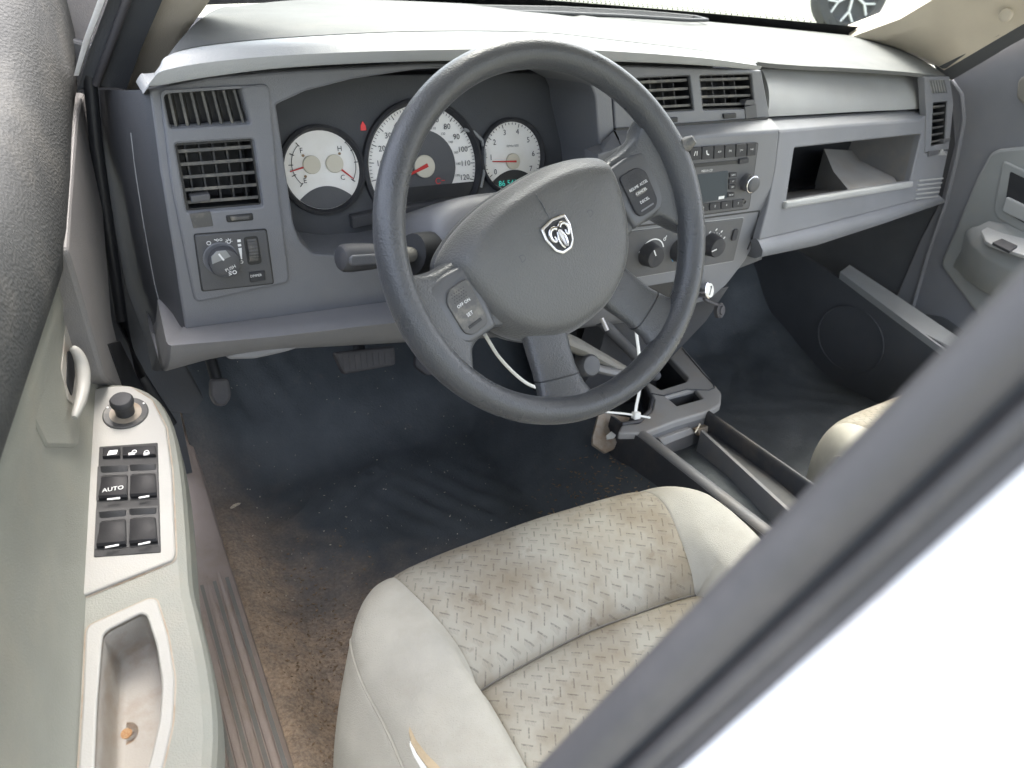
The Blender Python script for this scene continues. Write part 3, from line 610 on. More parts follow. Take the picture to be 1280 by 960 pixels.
# dark gap and sloping ledge over the lower stack
gp = [(768, 160), (850, 154), (958, 146.5)]
g0 = [at(x, y, y=.199) for x, y in gp]; g1 = [at(x, y+3.5, y=.199) for x, y in gp]
mk('panel_gap', [p for q in zip(g0, g1) for p in (q[0]+V((0, -.003, 0)), q[1]+V((0, -.003, 0)))]+[p for q in zip(g0, g1) for p in (q[0]+V((0, .01, 0)), q[1]+V((0, .01, 0)))], [(0, 1, 3, 2), (2, 3, 5, 4), (0, 2, 8, 6), (2, 4, 10, 8), (1, 7, 9, 3), (3, 9, 11, 5), (0, 6, 7, 1), (4, 5, 11, 10), (6, 8, 9, 7), (8, 10, 11, 9)], 'black', DB, smooth=False)
lf = [PC.w(*PC.px(x, y)) for x, y in ((777, 181), (850, 172), (974, 162.5))]
lb = [at(x, y, y=.196) for x, y in ((769, 163.5), (850, 157.5), (960, 149.5))]; lb[2].x = lf[2].x+.006
rows = [[b+V((0, .01, 0)), b, b.lerp(f, .5)+V((0, 0, .0008)), f+V((0, .003, .0016)), f+V((0, .0006, .0003)), f+V((0, 0, -.002))] for f, b in zip(lf, lb)]
loft('ledge', rows, 'dash', DB, closed=False, sharp=60)
sf = PC.pp([(777, 182.5), (850, 173.5), (974, 164), (969, 210), (960, 255), (949, 292), (932, 325), (908, 356), (885, 376), (840, 386), (762, 397), (772, 300)])
plate('centre_stack', PC, rnd(sf, .004), 'dash', DB, depth=.03, bev=.002)
plate('column_side_panel', PC, PC.pp([(748, 193), (775.5, 183), (770, 300), (745, 300)]), 'dash', DB, depth=.03, bev=.002)
lp = [at(x, y, y=d) for x, y, d in ((750, 195, .172), (776, 182, .172), (767, 164, .197), (752, 178, .197))]
mk('ledge_end', lp+[p+V((0, 0, -.01)) for p in lp], [(0, 1, 2, 3), (7, 6, 5, 4), (0, 4, 5, 1), (1, 5, 6, 2), (2, 6, 7, 3), (3, 7, 4, 0)], 'dash', DB, smooth=False)
# ---- radio
rTR, rBR = V(PC.px(947, 179.5, .001)), V(PC.px(935.5, 260, .001)); wd = .182
rq = [tuple(rBR-V((wd-.012, 0))), tuple(rBR), tuple(rTR), tuple(rTR-V((wd+.006, 0)))]
RD = plate('radio', PC, rnd(rq, .003), 'dash_dark', DB, h0=.0022, depth=.006, bev=.001); RD['label'] = 'dark grey radio with screen and round knob'
plate('gap', PC, offs(rnd(rq, .003), -.0018), 'black', RD, h0=.0011, depth=.003, bev=0)
def rpx(x, y): return PC.px(x, y, .003)
xs = [848, 862, 877, 892, 905.5, 919.5, 933.5, 945.5]
for a, b in zip(xs[:-1], xs[1:]):
    ya, yb_ = 183.5-(a-877)*.075, 183.5-(b-877)*.075
    plate('preset_button', PC, rnd([rpx(a+.7, ya), rpx(b-.7, yb_), rpx(b-1.6, yb_+15.5), rpx(a-.2, ya+16)], .0012), 'button', RD, h0=.0042, depth=.003, bev=.0008)
symb = []
for k, (x, y) in enumerate(((869.5, 191.5), (884, 190.5), (898.5, 189.5), (912, 188.5), (926, 187.5), (939, 186.5))):
    c_ = rpx(x, y)
    if k == 1: symb += [bar(PC, (c_[0]-.003, c_[1]+.003), (c_[0]-.001, c_[1]-.002), .0016, .0045, .0003), bar(PC, (c_[0]-.001, c_[1]-.002), (c_[0]+.003, c_[1]-.003), .0016, .0045, .0003)]
    elif k == 0: symb += [bar(PC, (c_[0]-.002, c_[1]+.003), (c_[0]-.003, c_[1]-.003), .001, .0045, .0003), bar(PC, (c_[0]+.001, c_[1]+.003), (c_[0]+.002, c_[1]-.003), .001, .0045, .0003)]
    else: symb += [text_geo(('', '', 'AM', 'FM', 'SAT', 'AUX')[k] if k < 4 else ('|<<', '>>|')[k-4], PC, c_, .0042, .0045)]
mk('button_symbols', *merge(symb), 'white_print', RD, smooth=False)
plate('disc_slot', PC, rnd([rpx(850, 211), rpx(931, 203.5), rpx(931, 199.5), rpx(850, 206.5)], .001), 'black', RD, h0=.0036, depth=.002, bev=0)
plate('eject_button', PC, rnd([rpx(922, 205), rpx(934, 203), rpx(934.5, 196.8), rpx(923, 198.5)], .002), 'button', RD, h0=.0065, depth=.004, bev=.001)
text('radio_lettering', 'MEDIA CD', PC, rpx(884, 213.5), .0045, 'white_print', RD, h=.0028)
plate('screen', PC, rnd([rpx(851, 258), rpx(908.8, 248), rpx(910, 213.5), rpx(853, 221)], .001), 'screen', RD, h0=.0032, depth=.003, bev=.0004)
mk('screen_icon', *bar(PC, rpx(898, 247.5), rpx(905, 246.3), .0042, .0036, .0003), 'white_print', RD, smooth=False)
for k, (x, y, w_) in enumerate(((916, 218.5, 9), (915.5, 226.5, 9), (915, 233.5, 8), (913, 243.5, 9))):
    plate('side_button', PC, rnd([rpx(x-w_/2, y+3.2), rpx(x+w_/2, y+2.6), rpx(x+w_/2, y-3.2), rpx(x-w_/2, y-2.6)], .0008), 'button', RD, h0=.0042, depth=.003, bev=.0006)
    text('side_lettering', ('INFO', 'FF', 'SET', 'MUTE')[k], PC, rpx(x, y), .0034, 'white_print', RD, h=.0045)
for k in range(5):
    x = 864+k*14.5; y = 259.5-(x-877)*.12
    plate('lower_button', PC, rnd([rpx(x-6.4, y+5.5), rpx(x+6.4, y+4.2), rpx(x+6.6, y-5), rpx(x-6.2, y-3.8)], .0008), 'button', RD, h0=.0042, depth=.003, bev=.0006)
    text('number', str(k+3), PC, rpx(x, y), .0046, 'white_print', RD, h=.0045)
kc = rpx(933, 228)
knob('volume_knob', PC, kc, [(.0125, .002), (.0122, .008), (.0118, .016), (.0106, .0190), (.0092, .0198), (.004, .0202)], 'dash_dark', RD)
knob('knob_ring', PC, kc, [(.0126, .0125), (.0129, .0145), (.0126, .0165), (.0119, .0170)], 'chrome', RD)
knob('corner_jack', PC, rpx(929.5, 252), [(.0042, .002), (.0042, .0046), (.003, .0048), (.0028, .0032)], 'slat', RD, n=20)
# ---- climate controls
cq = [(786, 289.5), (930, 272.5), (917, 326), (776, 350)]
CC = plate('climate_control', PC, rnd(PC.pp(cq, .002), .003), 'dash_dark', DB, h0=.0026, depth=.004, bev=.001); CC['label'] = 'climate control plate with round knobs'
plate('surround', PC, offs(rnd(PC.pp(cq, .002), .003), .0014) if area(PC.pp(cq)) < 0 else offs(rnd(PC.pp(cq, .002), .003), -.0014), 'dash_top', CC, h0=.0010, depth=.003, bev=0)
for (x, y, r, a0) in ((818, 321, .0165, 2.1), (857, 316, .0165, 1.2), (895.5, 309, .0160, 3.4)):
    c_ = PC.px(x, y, .016); 
    knob('knob', PC, c_, [(r+.002, .002), (r+.001, .004), (r*.95, .018), (r*.85, .0205), (r*.3, .021)], 'button', CC)
    mk('pointer', *bar(PC, (c_[0]+math.cos(a0)*r*.25, c_[1]+math.sin(a0)*r*.25), (c_[0]+math.cos(a0)*r*.85, c_[1]+math.sin(a0)*r*.85), .0016, .0214, .0005), 'white_print', CC, smooth=False)
def arcg(pl, c_, r, w_, a0, a1, h, n=14, w2=None):
    out = [];
    for k in range(n+1):
        a = a0+(a1-a0)*k/n; out.append((c_[0]+(r+w_)*math.cos(a), c_[1]+(r+w_)*math.sin(a)))
    for k in range(n, -1, -1):
        a = a0+(a1-a0)*k/n; f = 1-(k/n)*.7 if w2 else 0; out.append((c_[0]+(r+w_*f)*math.cos(a), c_[1]+(r+w_*f)*math.sin(a)))
    return plate_geo(pl, out, h0=h, depth=.0003, bev=0)
ca = PC.px(815, 317, .003); cb = PC.px(853, 313, .003); cc = PC.px(891, 306, .003)
mk('fan_marks', *merge([arcg(PC, ca, .0205, .0018, 2.6, .35, .0029), ringg(PC, (ca[0]-.0225, ca[1]+.005), .0019, .0006, .0029), ringg(PC, (ca[0]+.020, ca[1]+.019), .0024, .0009, .0029), bar(PC, (ca[0]+.021, ca[1]+.021), (ca[0]+.023, ca[1]+.024), .0012, .0029, .0003)]), 'white_print', CC, smooth=False)
mk('cool_mark', *arcg(PC, cb, .0195, .0022, 2.35, 3.95, .0029), 'blue_print', CC, smooth=False)
mk('warm_mark', *arcg(PC, cb, .0195, .0022, .8, -.7, .0029), 'red_print', CC, smooth=False)
mk('mode_marks', *merge([bar(PC, (cc[0]+.023*math.cos(a)-.0014, cc[1]+.023*math.sin(a)-.001), (cc[0]+.023*math.cos(a)+.0014, cc[1]+.023*math.sin(a)+.0016), .0016, .0029, .0003) for a in (.35, .95, 1.5, 2.05, 2.7)]+[ringg(PC, (cc[0]+.0185*math.cos(a), cc[1]+.0185*math.sin(a)), .0007, .00069, .0029, 6) for a in lin(.1, 2.9, 9)]), 'white_print', CC, smooth=False)
c_ = PC.px(918, 293, .003); plate('defrost_button', PC, rnd([(c_[0]-.0055, c_[1]-.0095), (c_[0]+.0045, c_[1]-.0095), (c_[0]+.0055, c_[1]+.0085), (c_[0]-.0045, c_[1]+.0085)], .0035), 'button', CC, h0=.0055, depth=.004, bev=.001)
plate('lower_tray', PC, rnd(PC.pp([(782, 362), (866, 348), (868, 372), (782, 388)]), .002), 'black', DB, h0=.0006, depth=.003, bev=0)
grv = PC.pp([(778, 285), (862, 275), (949, 263.5), (944, 288), (934, 312)])
mk('panel_groove', *merge([bar(PC, a, b, .0022, .0008, .003) for a, b in zip(grv[:-1], grv[1:])]), 'black', DB, smooth=False)
# ---- passenger side
ptop = [(951, 86.5), (1000, 86.5), (1060, 89), (1120, 92.5), (1160, 96.5)]; pbot = [(957, 146), (1005, 143.5), (1065, 140), (1122, 137.5), (1155, 135.5)]
rows = []
for (x0, y0), (x1, y1) in zip(ptop, pbot):
    a, b = PP.px(x0, y0, -.045), PP.px(x1, y1, -.020); row = [PP.w(a[0], a[1]-.002, -.07)]
    for k in range(11):
        t = k/10; q = V(a).lerp(V(b), t); row.append(PP.w(q.x, q.y, -.045+.025*t+.010*math.sin(math.pi*min(1, t*.95+.02))**.8))
    row.append(PP.w(b[0], b[1], -.05)); rows.append(row)
capc = [p+V((-.0005, .02, 0)) for p in rows[0]]
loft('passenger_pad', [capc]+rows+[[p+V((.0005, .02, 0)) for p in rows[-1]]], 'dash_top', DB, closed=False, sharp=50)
cub = rnd(PP.pp([(993, 184.5), (1152, 167), (1138, 226), (983, 251)]), .004)
vP = PP.pp([(1166.5, 128), (1184.5, 126.5), (1181.5, 179), (1164, 183)]); dP = PP.pp([(1161, 100.5), (1181, 100), (1184.5, 116), (1165, 117)])
pfc = PP.pp([(974.5, 164), (1060, 156.5), (1150, 150.5), (1157, 147), (1156, 191.5), (1185.5, 188), (1174, 243), (1100, 262), (1020, 283), (949, 300), (960, 258), (969, 210)])
plate('passenger_panel', PP, rnd(pfc, .003), 'dash', DB, holes=[cub], depth=.012, bev=.002)
plate('side_vent_panel', PP, rnd(PP.pp([(1156, 96), (1187, 95.5), (1192, 130), (1189, 160), (1186, 187), (1156.5, 190.5), (1158, 146)]), .002), 'dash', DB, holes=[vP, dP], depth=.012, bev=.0012)
plate('stack_filler', PC, PC.pp([(925, 285), (972, 285), (965, 330), (915, 350)]), 'dash_dark', DB, h0=-.022, depth=.01, bev=.001)
pl1 = [PP.w(*PP.px(x, y)) for x, y in ((974.5, 163.5), (1060, 156), (1150, 150), (1157, 146))]; pl2 = [PP.w(*PP.px(x, y, -.022), -.022) for x, y in ((961, 149.5), (1062, 144), (1148, 139.5), (1156, 138))]
rows = [[b+V((0, .012, 0)), b, b.lerp(f, .5)+V((0, 0, .0008)), f+V((0, .003, .0016)), f+V((0, .0006, .0003)), f+V((0, 0, -.002))] for f, b in zip(pl1, pl2)]
loft('passenger_ledge', rows, 'dash', DB, closed=False, sharp=60)
vent(PP, PP.pp([(1167, 129), (1184, 127.5), (1181, 178.5), (1164.5, 182)]), 6, 2, .045, DB, 'narrow right dash vent', tab=PP.pp([(1178, 176), (1186, 174)]))
grille(PP, dP, 6, DB, 'small side window vent above the narrow right vent', 'dash_top')
plate('vent_lever', PP, rnd(PP.pp([(1160, 189), (1172, 187), (1171, 193), (1159, 196)]), .001), 'dash_dark', DB, h0=.003, depth=.004, bev=.001)
plate('vent_arrow', PP, PP.pp([(1173, 194), (1182, 194), (1176.5, 186)]), 'dash_top', DB, h0=.003, depth=.004, bev=.0006)
for k in range(5):
    y = 223+k*5.6; sl_ = -1.5; mk('badge_line', *plate_geo(PP, PP.pp([(1148-k*1.2, y+2), (1178-k*1.6, y-1), (1178-k*1.6, y+.8), (1148-k*1.2, y+4)]), h0=.0022, depth=.003, bev=.0005), 'dash_top', DB)
# open glove tray: box behind the hole
cubc = cub if area(cub) > 0 else cub[::-1]
tr_ = loft('glove_tray', [[PP.w(a, b+dz_, h) for a, b in cubc] for h, dz_ in ((-.003, 0), (-.05, -.004), (-.17, -.012))], 'console', DB, cap0=False, sharp=40)
def pq(x, y, h): return PP.w(*PP.px(x, y, h), h)
fz = min(q[1] for q in cubc)
dA, dB, dC, dD = pq(1030, 186, -.11), pq(1062, 239, -.008), pq(1122, 229, -.008), pq(1100, 190, -.15)
mk('tray_divider', [dA, dB, dC, dD, dA.lerp(dB, .5)+V((-.006, 0, -.004)), dA+V((0, 0, -.09)), dB+V((-.003, .002, -.012)), dC+V((0, 0, -.012)), dD+V((0, 0, -.05))], [(0, 4, 3), (4, 1, 2), (4, 2, 3), (0, 5, 6, 1, 4), (1, 6, 7, 2), (2, 7, 8, 3), (3, 8, 5, 0), (5, 8, 7, 6)], 'console_light', tr_, sharp=30)
plate('tray_lip', PP, rnd(PP.pp([(980, 252), (1139, 226.5), (1138, 234), (979, 261)], .002), .002), 'dash_top', DB, h0=.007, depth=.016, bev=.003)
# rolled lower edge
ra = [PP.w(*PP.px(x, y), .0) for x, y in ((948, 301), (1020, 284), (1100, 263), (1174, 244))]
rb = [PP.w(*PP.px(x, y, -.02), -.02) for x, y in ((944, 323), (1020, 307), (1100, 281), (1176, 252))]
rows = [[a+V((0, .006, .002)), a, a.lerp(b, .3)+V((0, -.012, -.003)), a.lerp(b, .6)+V((0, -.012, -.004)), b, b+V((0, .03, -.003)), b+V((0, .16, .02))] for a, b in zip(ra, rb)]
loft('lower_roll', [[q.lerp(sum(rows[0], V((0, 0, 0)))/len(rows[0]), .85)+V((.002, .01, 0)) for q in rows[0]]]+rows, 'dash', DB, closed=False, sharp=60)
# dark body behind the faces, so nothing shows through
mk('back_body', *merge([box_geo((-.325, .31, -.10), (.24, .5, .09)), box_geo((.21, .246, -.19), (.50, .5, .07)), box_geo((.505, .38, -.10), (1.07, .5, .06))]), 'black', DB, smooth=False)
mk('footwell_light_block', *box_geo((-.335, .33, -.115), (1.10, 1.02, -.10)), 'black', DB, smooth=False)  # unseen panel added under the dash to keep light out of the footwell
# ---- instrument cluster
PG = Pl((0, .283, 0), (1, 0, 0), (0, .22, 1))
IC = plate('instrument_cluster', PG, rnd([(-.235, -.085), (.235, -.085), (.235, .115), (-.235, .115)], .01), 'black_soft', DB, h0=0, depth=.01, bev=.002); IC['label'] = 'black instrument cluster with three white gauges'
def gpx(x, y, h=.001): return PG.px(x, y, h)
def disc(c_, r, h, dep, mt, name, bev=.0008, ry=None): return plate(name, PG, circ(c_, r, 48, ry), mt, IC, h0=h, depth=dep, bev=bev)
def needle(c_, ang, L, h, w0=.0022):
    d = V((math.cos(ang), math.sin(ang))); s = V((-d.y, d.x)); c2 = V(c_)
    return plate('needle', PG, [tuple(c2-d*.004+s*w0*.6), tuple(c2-d*.004-s*w0*.6), tuple(c2+d*L-s*w0*.25), tuple(c2+d*L+s*w0*.25)], 'needle', IC, h0=h, depth=.001, bev=.0003)
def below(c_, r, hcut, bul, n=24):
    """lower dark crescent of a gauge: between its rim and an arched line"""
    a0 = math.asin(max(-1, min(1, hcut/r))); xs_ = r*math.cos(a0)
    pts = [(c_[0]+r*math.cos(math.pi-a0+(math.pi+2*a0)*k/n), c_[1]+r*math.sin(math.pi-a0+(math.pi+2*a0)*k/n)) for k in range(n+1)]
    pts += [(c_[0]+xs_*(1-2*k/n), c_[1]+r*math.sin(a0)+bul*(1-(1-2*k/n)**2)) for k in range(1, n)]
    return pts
# fuel and temperature
g1c = gpx(403, 213); rr = abs(gpx(449, 213)[0]-g1c[0])
knob('gauge_ring', PG, g1c, [(rr+.007, 0), (rr+.0065, .007), (rr+.003, .009), (rr+.0005, .004), (rr+.0002, .001)], 'button', IC, n=56)
disc(g1c, rr, .0016, .001, 'gauge', 'gauge_face', bev=0)
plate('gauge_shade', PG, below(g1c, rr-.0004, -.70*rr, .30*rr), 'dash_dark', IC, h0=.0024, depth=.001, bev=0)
ha, hb = gpx(389, 206), gpx(417.5, 204.5)
for c_ in (ha, hb): disc(c_, .0105, .0050, .004, 'gauge_hub', 'needle_hub')
needle(ha, math.pi+.22, .027, .0040); needle((hb[0]+.006, hb[1]-.006), -.72, .020, .0040)
mk('gauge_scale', *merge([arcg(PG, (ha[0]-.006+.012, ha[1]), .029, .0007, 2.25, 3.95, .0026), arcg(PG, (hb[0]-.010, hb[1]-.001), .036, .0007, -.6, .72, .0026)]+[bar(PG, (ha[0]+.006+.0275*math.cos(a), ha[1]+.0275*math.sin(a)), (ha[0]+.006+.033*math.cos(a), ha[1]+.033*math.sin(a)), .0009, .0026, .0003) for a in (2.25, 2.7, 3.1, 3.5, 3.95)]+[bar(PG, (hb[0]-.010+.0345*math.cos(a), hb[1]+.0345*math.sin(a)), (hb[0]-.010+.040*math.cos(a), hb[1]+.040*math.sin(a)), .0009, .0026, .0003) for a in (-.6, 0, .4, .72)]+[text_geo(t, PG, gpx(x, y), .0085, .0026) for t, x, y in (('F', 376, 188.5), ('E', 381, 226), ('H', 424, 186), ('C', 428, 222))]), 'black_print', IC, smooth=False)
for x, y in ((378.5, 194.5), (381.5, 220.5), (424, 192)): disc(gpx(x, y), .0016, .0027, .0005, 'chip_brown', 'gauge_lamp', bev=0)
# speedometer
sc2 = gpx(529.5, 208); sr = abs(gpx(594, 208)[0]-sc2[0])
knob('gauge_ring', PG, sc2, [(sr+.008, 0), (sr+.0075, .008), (sr+.004, .010), (sr+.0005, .004), (sr+.0002, .001)], 'button', IC, n=64)
disc(sc2, sr, .0016, .001, 'gauge', 'gauge_face', bev=0)
disc(sc2, sr*.60, .0026, .001, 'dash_dark', 'gauge_centre', bev=0)
disc(sc2, sr*.19, .0062, .004, 'gauge_hub', 'needle_hub')
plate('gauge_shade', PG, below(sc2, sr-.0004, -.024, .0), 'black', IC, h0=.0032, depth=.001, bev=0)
needle(sc2, math.pi+.36, .040, .0072, .004)
tk = []
for k in range(61):
    a = R_(190-k*2*1.73); L = .006 if k % 5 == 0 else .003
    if k % 5 == 0 or True: tk.append(bar(PG, (sc2[0]+(sr-.001-L)*math.cos(a), sc2[1]+(sr-.001-L)*math.sin(a)), (sc2[0]+(sr-.001)*math.cos(a), sc2[1]+(sr-.001)*math.sin(a)), .0009 if k % 5 == 0 else .0006, .0026, .0003))
for k in range(1, 13):
    a = R_(190-k*17.3); tk.append(text_geo(str(k*10), PG, (sc2[0]+(sr*.80)*math.cos(a), sc2[1]+(sr*.80)*math.sin(a)), .0098, .0026))
    if k > 6: tk.append(text_geo(str(int(round(k*16.1, -1))), PG, (sc2[0]+(sr*.655)*math.cos(a), sc2[1]+(sr*.655)*math.sin(a)), .0045, .0028))
mk('gauge_scale', *merge(tk), 'black_print', IC, smooth=False)
plate('warning_lamp', PG, [(gpx(454, 158)[0]+dx, gpx(454, 158)[1]+dy) for dx, dy in ((-.0035, -.0045), (.0035, -.0045), (.003, .001), (0, .006), (-.003, .001))], 'red_lamp', IC, h0=.001, depth=.002, bev=0)
c_ = gpx(547, 226); mk('brake_lamp', *merge([arcg(PG, c_, .0032, .0007, .7, 5.6, .0038), bar(PG, (c_[0]+.0045, c_[1]), (c_[0]+.009, c_[1]), .0008, .0038, .0003)]), 'red_lamp', IC, smooth=False)
# tachometer
tc = gpx(640, 196); tr2 = abs(gpx(675, 196)[0]-tc[0])
knob('gauge_ring', PG, tc, [(tr2+.006, 0), (tr2+.0055, .007), (tr2+.003, .009), (tr2+.0005, .004), (tr2+.0002, .001)], 'button', IC, n=56)
disc(tc, tr2, .0016, .001, 'gauge', 'gauge_face', bev=0, ry=tr2*1.02)
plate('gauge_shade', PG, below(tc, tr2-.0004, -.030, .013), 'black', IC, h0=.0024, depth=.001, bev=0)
th2 = (tc[0]+.0, tc[1]-.006); disc(th2, .0105, .0050, .004, 'gauge_hub', 'needle_hub')
needle(th2, math.pi-.06, .033, .0062)
tk = []
for k in range(36):
    a = R_(213-k*7.0); L = .005 if k % 5 == 0 else .0025; tk.append(bar(PG, (tc[0]+(tr2-.0008-L)*math.cos(a), tc[1]+(tr2-.0008-L)*math.sin(a)), (tc[0]+(tr2-.0008)*math.cos(a), tc[1]+(tr2-.0008)*math.sin(a)), .0008, .0026, .0003))
for k in range(8):
    a = R_(213-k*35.0); tk.append(text_geo(str(k), PG, (tc[0]+tr2*.74*math.cos(a), tc[1]+tr2*.74*math.sin(a)), .0100, .0026))
tk.append(text_geo('RPMx1000', PG, (tc[0]+.001, tc[1]+.014), .0042, .0026))
mk('gauge_scale', *merge(tk), 'black_print', IC, smooth=False)
text('odometer_digits', '86 541', PG, gpx(634, 229), .0105, 'green_lamp', IC, h=.0030)
tube('gauge_trim', [PG.w(*gpx(x, y), .006) for x, y in ((578, 162), (590, 165), (600, 175), (604, 192), (603, 215), (599, 234))], .0022, 'dash_top', IC, n=8)
lps = [at(x, y, y=d) for x, y, d in ((440, 275, .262), (500, 262, .262), (560, 254, .262), (620, 248, .262), (700, 240, .262))]
loft('cluster_lip', [[p+V((0, .02, .004)), p+V((0, 0, .004)), p+V((0, -.003, .002)), p+V((0, -.002, -.010)), p+V((0, .02, -.012))] for p in lps], 'dash_dark', IC, sharp=30)
# ================================================================ steering wheel and column
TILT = R_(23.9); RHO = R_(22)
WUp = V((0, math.sin(TILT), math.cos(TILT))); WN = V((0, -math.cos(TILT), math.sin(TILT))); WX = V((1, 0, 0))
PW = Pl((0, 0, 0), WX*math.cos(RHO)+WUp*math.sin(RHO), WUp*math.cos(RHO)-WX*math.sin(RHO))   # turned to the left
PW0 = Pl((0, 0, 0), WX, WUp)
SW = thing('steering_wheel', (0, 0, 0), 'black four spoke steering wheel turned to the left', 'steering wheel')
RM = .177
def rim_r(a):
    """tube radius round the rim, fatter where the side spokes join; a measured from wheel right"""
    f = 0
    for c0 in (0-.05, math.pi+.05): 
        d = abs((a-c0+math.pi) % (2*math.pi)-math.pi); f = max(f, math.exp(-(d/.33)**2))
    return .0150+.0015*f
rp = [(RM*math.cos(2*math.pi*k/160), RM*math.sin(2*math.pi*k/160)) for k in range(160)]
vs, fs = [], []
NS = 24
for k in range(160):
    a = 2*math.pi*k/160; r = rim_r(a)
    for j in range(NS):
        b = 2*math.pi*j/NS; q = (RM+r*math.cos(b)*.96); vs.append(PW.w(q*math.cos(a), q*math.sin(a), r*math.sin(b)*1.05))
for k in range(160):
    for j in range(NS): fs.append((k*NS+j, k*NS+(j+1) % NS, ((k+1) % 160)*NS+(j+1) % NS, ((k+1) % 160)*NS+j))
mk('rim', vs, fs, 'wheel_rim', SW)
def pillow(name, pl, poly, levels, mt, parent, n=3, cap=True):
    """stack of shrinking outlines: levels = [(inset, height)...]"""
    P = [tuple(q) for q in cat(poly, n, closed=True)]
    if area(P) < 0: P = P[::-1]
    rings = [[pl.w(*q, h) for q in (offs(P, i) if i else P)] for i, h in levels]
    return loft(name, rings, mt, parent, sharp=60)
# side spokes flare into the rim
for s in (1, -1):
    poly = [(.085, .030), (.105, .034), (.130, .036), (.150, .043), (.164, .056), (.174, .050), (.178, .020), (.178, -.030), (.174, -.068), (.163, -.083), (.150, -.070), (.136, -.050), (.118, -.046), (.100, -.046), (.085, -.045)]
    poly = [(a*s, b) for a, b in poly]
    P = [tuple(q) for q in cat(poly, 4, closed=True)]
    if area(P) < 0: P = P[::-1]
    def hgt(q, base): t = smooth(.10, .175, abs(q[0])); return base+t*.018
    rings = []
    for f_, h in ((.90, -.046), (.98, -.040), (1, -.034), (.99, -.026), (.955, -.0205), (.91, -.0180), (.80, -.0172), (.4, -.017)):
        rings.append([PW.w(*q, hgt(q, h)) for q in [(s*.134+(x-s*.134)*f_, -.008+(y+.008)*f_) for x, y in P]])
    loft('side_spoke', rings, 'wheel', SW, sharp=70)
# lower spokes
for s in (1, -1):
    e0, e1 = V((s*.048, -.078)), V((s*.080, -.160)); d = (e1-e0).normalized(); n_ = V((-d.y, d.x))
    rings = []
    for t, wd_, h, th in ((0, .026, -.030, .012), (.25, .0255, -.026, .011), (.5, .025, -.020, .011), (.72, .0275, -.012, .0115), (.88, .034, -.005, .011), (1, .042, 0, .009)):
        c_ = e0.lerp(e1, t); ring = []
        for k in range(24):
            a = 2*math.pi*k/24; ca, sa = math.cos(a), math.sin(a); sx = abs(ca)**.7*(1 if ca > 0 else -1); sy = abs(sa)**.7*(1 if sa > 0 else -1)
            ring.append(PW.w(*(c_+n_*wd_*sx), h+th*sy))
        rings.append(ring)
    sp_ = loft('lower_spoke', rings, 'wheel', SW, sharp=70)
    c_ = e0.lerp(e1, .60); w_ = .0257
    ring = [PW.w(*(c_+n_*(w_+.0004)*abs(math.cos(a))**.7*(1 if math.cos(a) > 0 else -1)), -.0165+.0116*abs(math.sin(a))**.7*(1 if math.sin(a) > 0 else -1)) for a in [2*math.pi*k/28 for k in range(28)]]
    tube('spoke_seam', ring, .0007, 'black', sp_, closed=True, n=6)
# hub
hubp = [(0, .064), (.045, .062), (.085, .053), (.112, .040), (.119, .026), (.116, .0), (.108, -.030), (.093, -.060), (.068, -.085), (.035, -.101), (0, -.105)]
hubp = hubp+[(-a, b) for a, b in hubp[-2:0:-1]]
pillow('hub_back', PW, hubp, [(.02, -.075), (.004, -.062), (0, -.052), (.001, -.044), (.008, -.039)], 'wheel', SW, n=4)
HP = [tuple(q) for q in cat(hubp, 5, closed=True)]
if area(HP) < 0: HP = HP[::-1]
def dome(q): return -.0035*((q[0]/.1)**2)-.004*max(0, -q[1]/.1)
rings = []
for f_, h in ((.985, -.044), (.992, -.036), (.975, -.026), (.92, -.014), (.865, -.006), (.82, -.0022), (.77, -.0006), (.65, .0008), (.45, .002), (.2, .0026)):
    rings.append([PW.w(q[0]*f_, -.018+(q[1]+.018)*f_, h+dome((q[0]*f_, q[1]*f_))) for q in HP])
HC = loft('hub_cover', rings, 'hub', SW, sharp=70)
HC['label'] = 'grained airbag cover with chrome emblem'
def hubh(q): return .0022+dome(q)
# tear seam and embossed letters
tube('seam', [PW.w(0, b, hubh((0, b))-.0006+(-.002 if b > .04 or b < -.07 else 0)) for b in lin(.047, .016, 6)], .0006, 'wheel', HC, n=6)
tube('seam', [PW.w(.0, b, hubh((0, b))-.0006-(.004*max(0, (-b-.055)/.03))) for b in lin(-.018, -.082, 10)], .0006, 'wheel', HC, n=6)
def lowpoly(pl, pts, h): return pl
for s, rot in ((-1, 1.57), (1, -1.57)):
    text('embossing', 'D', PW, (s*.047, .001), .011, 'wheel', HC, h=.0022+dome((.047, 0)), rot=.0)
# emblem: shield with horned ram head
sh = [(-.0165, .0165), (.0, .0195), (.0165, .0165), (.0175, .004), (.0125, -.0115), (.006, -.0175), (-.006, -.0175), (-.0125, -.0115), (-.0175, .004)]
EM = plate('emblem', PW, rnd(sh, .002), 'chrome', HC, h0=.0055, depth=.006, bev=.0012)
plate('emblem_field', PW, rnd([(a*.84, b*.84) for a, b in sh], .0015), 'black', HC, h0=.0059, depth=.002, bev=.0002)
for s in (1, -1):
    pth = [(s*.0018, .0085), (s*.0050, .0105), (s*.0090, .0095), (s*.0115, .0055), (s*.0110, .0005), (s*.0085, -.0025), (s*.0070, .0000), (s*.0075, .0030)]
    tube('horn', [PW.w(a, b, .0070) for a, b in cat(pth, 5)], lambda t: .0026*(1-.55*t), 'chrome', HC, n=10, upv=tuple(PW.n))
    tube('cheek', [PW.w(a, b, .0066) for a, b in cat([(s*.0020, .0050), (s*.0042, -.0020), (s*.0036, -.0090), (s*.0015, -.0125)], 5)], lambda t: .0016*(1-.3*t), 'chrome', HC, n=8, upv=tuple(PW.n))
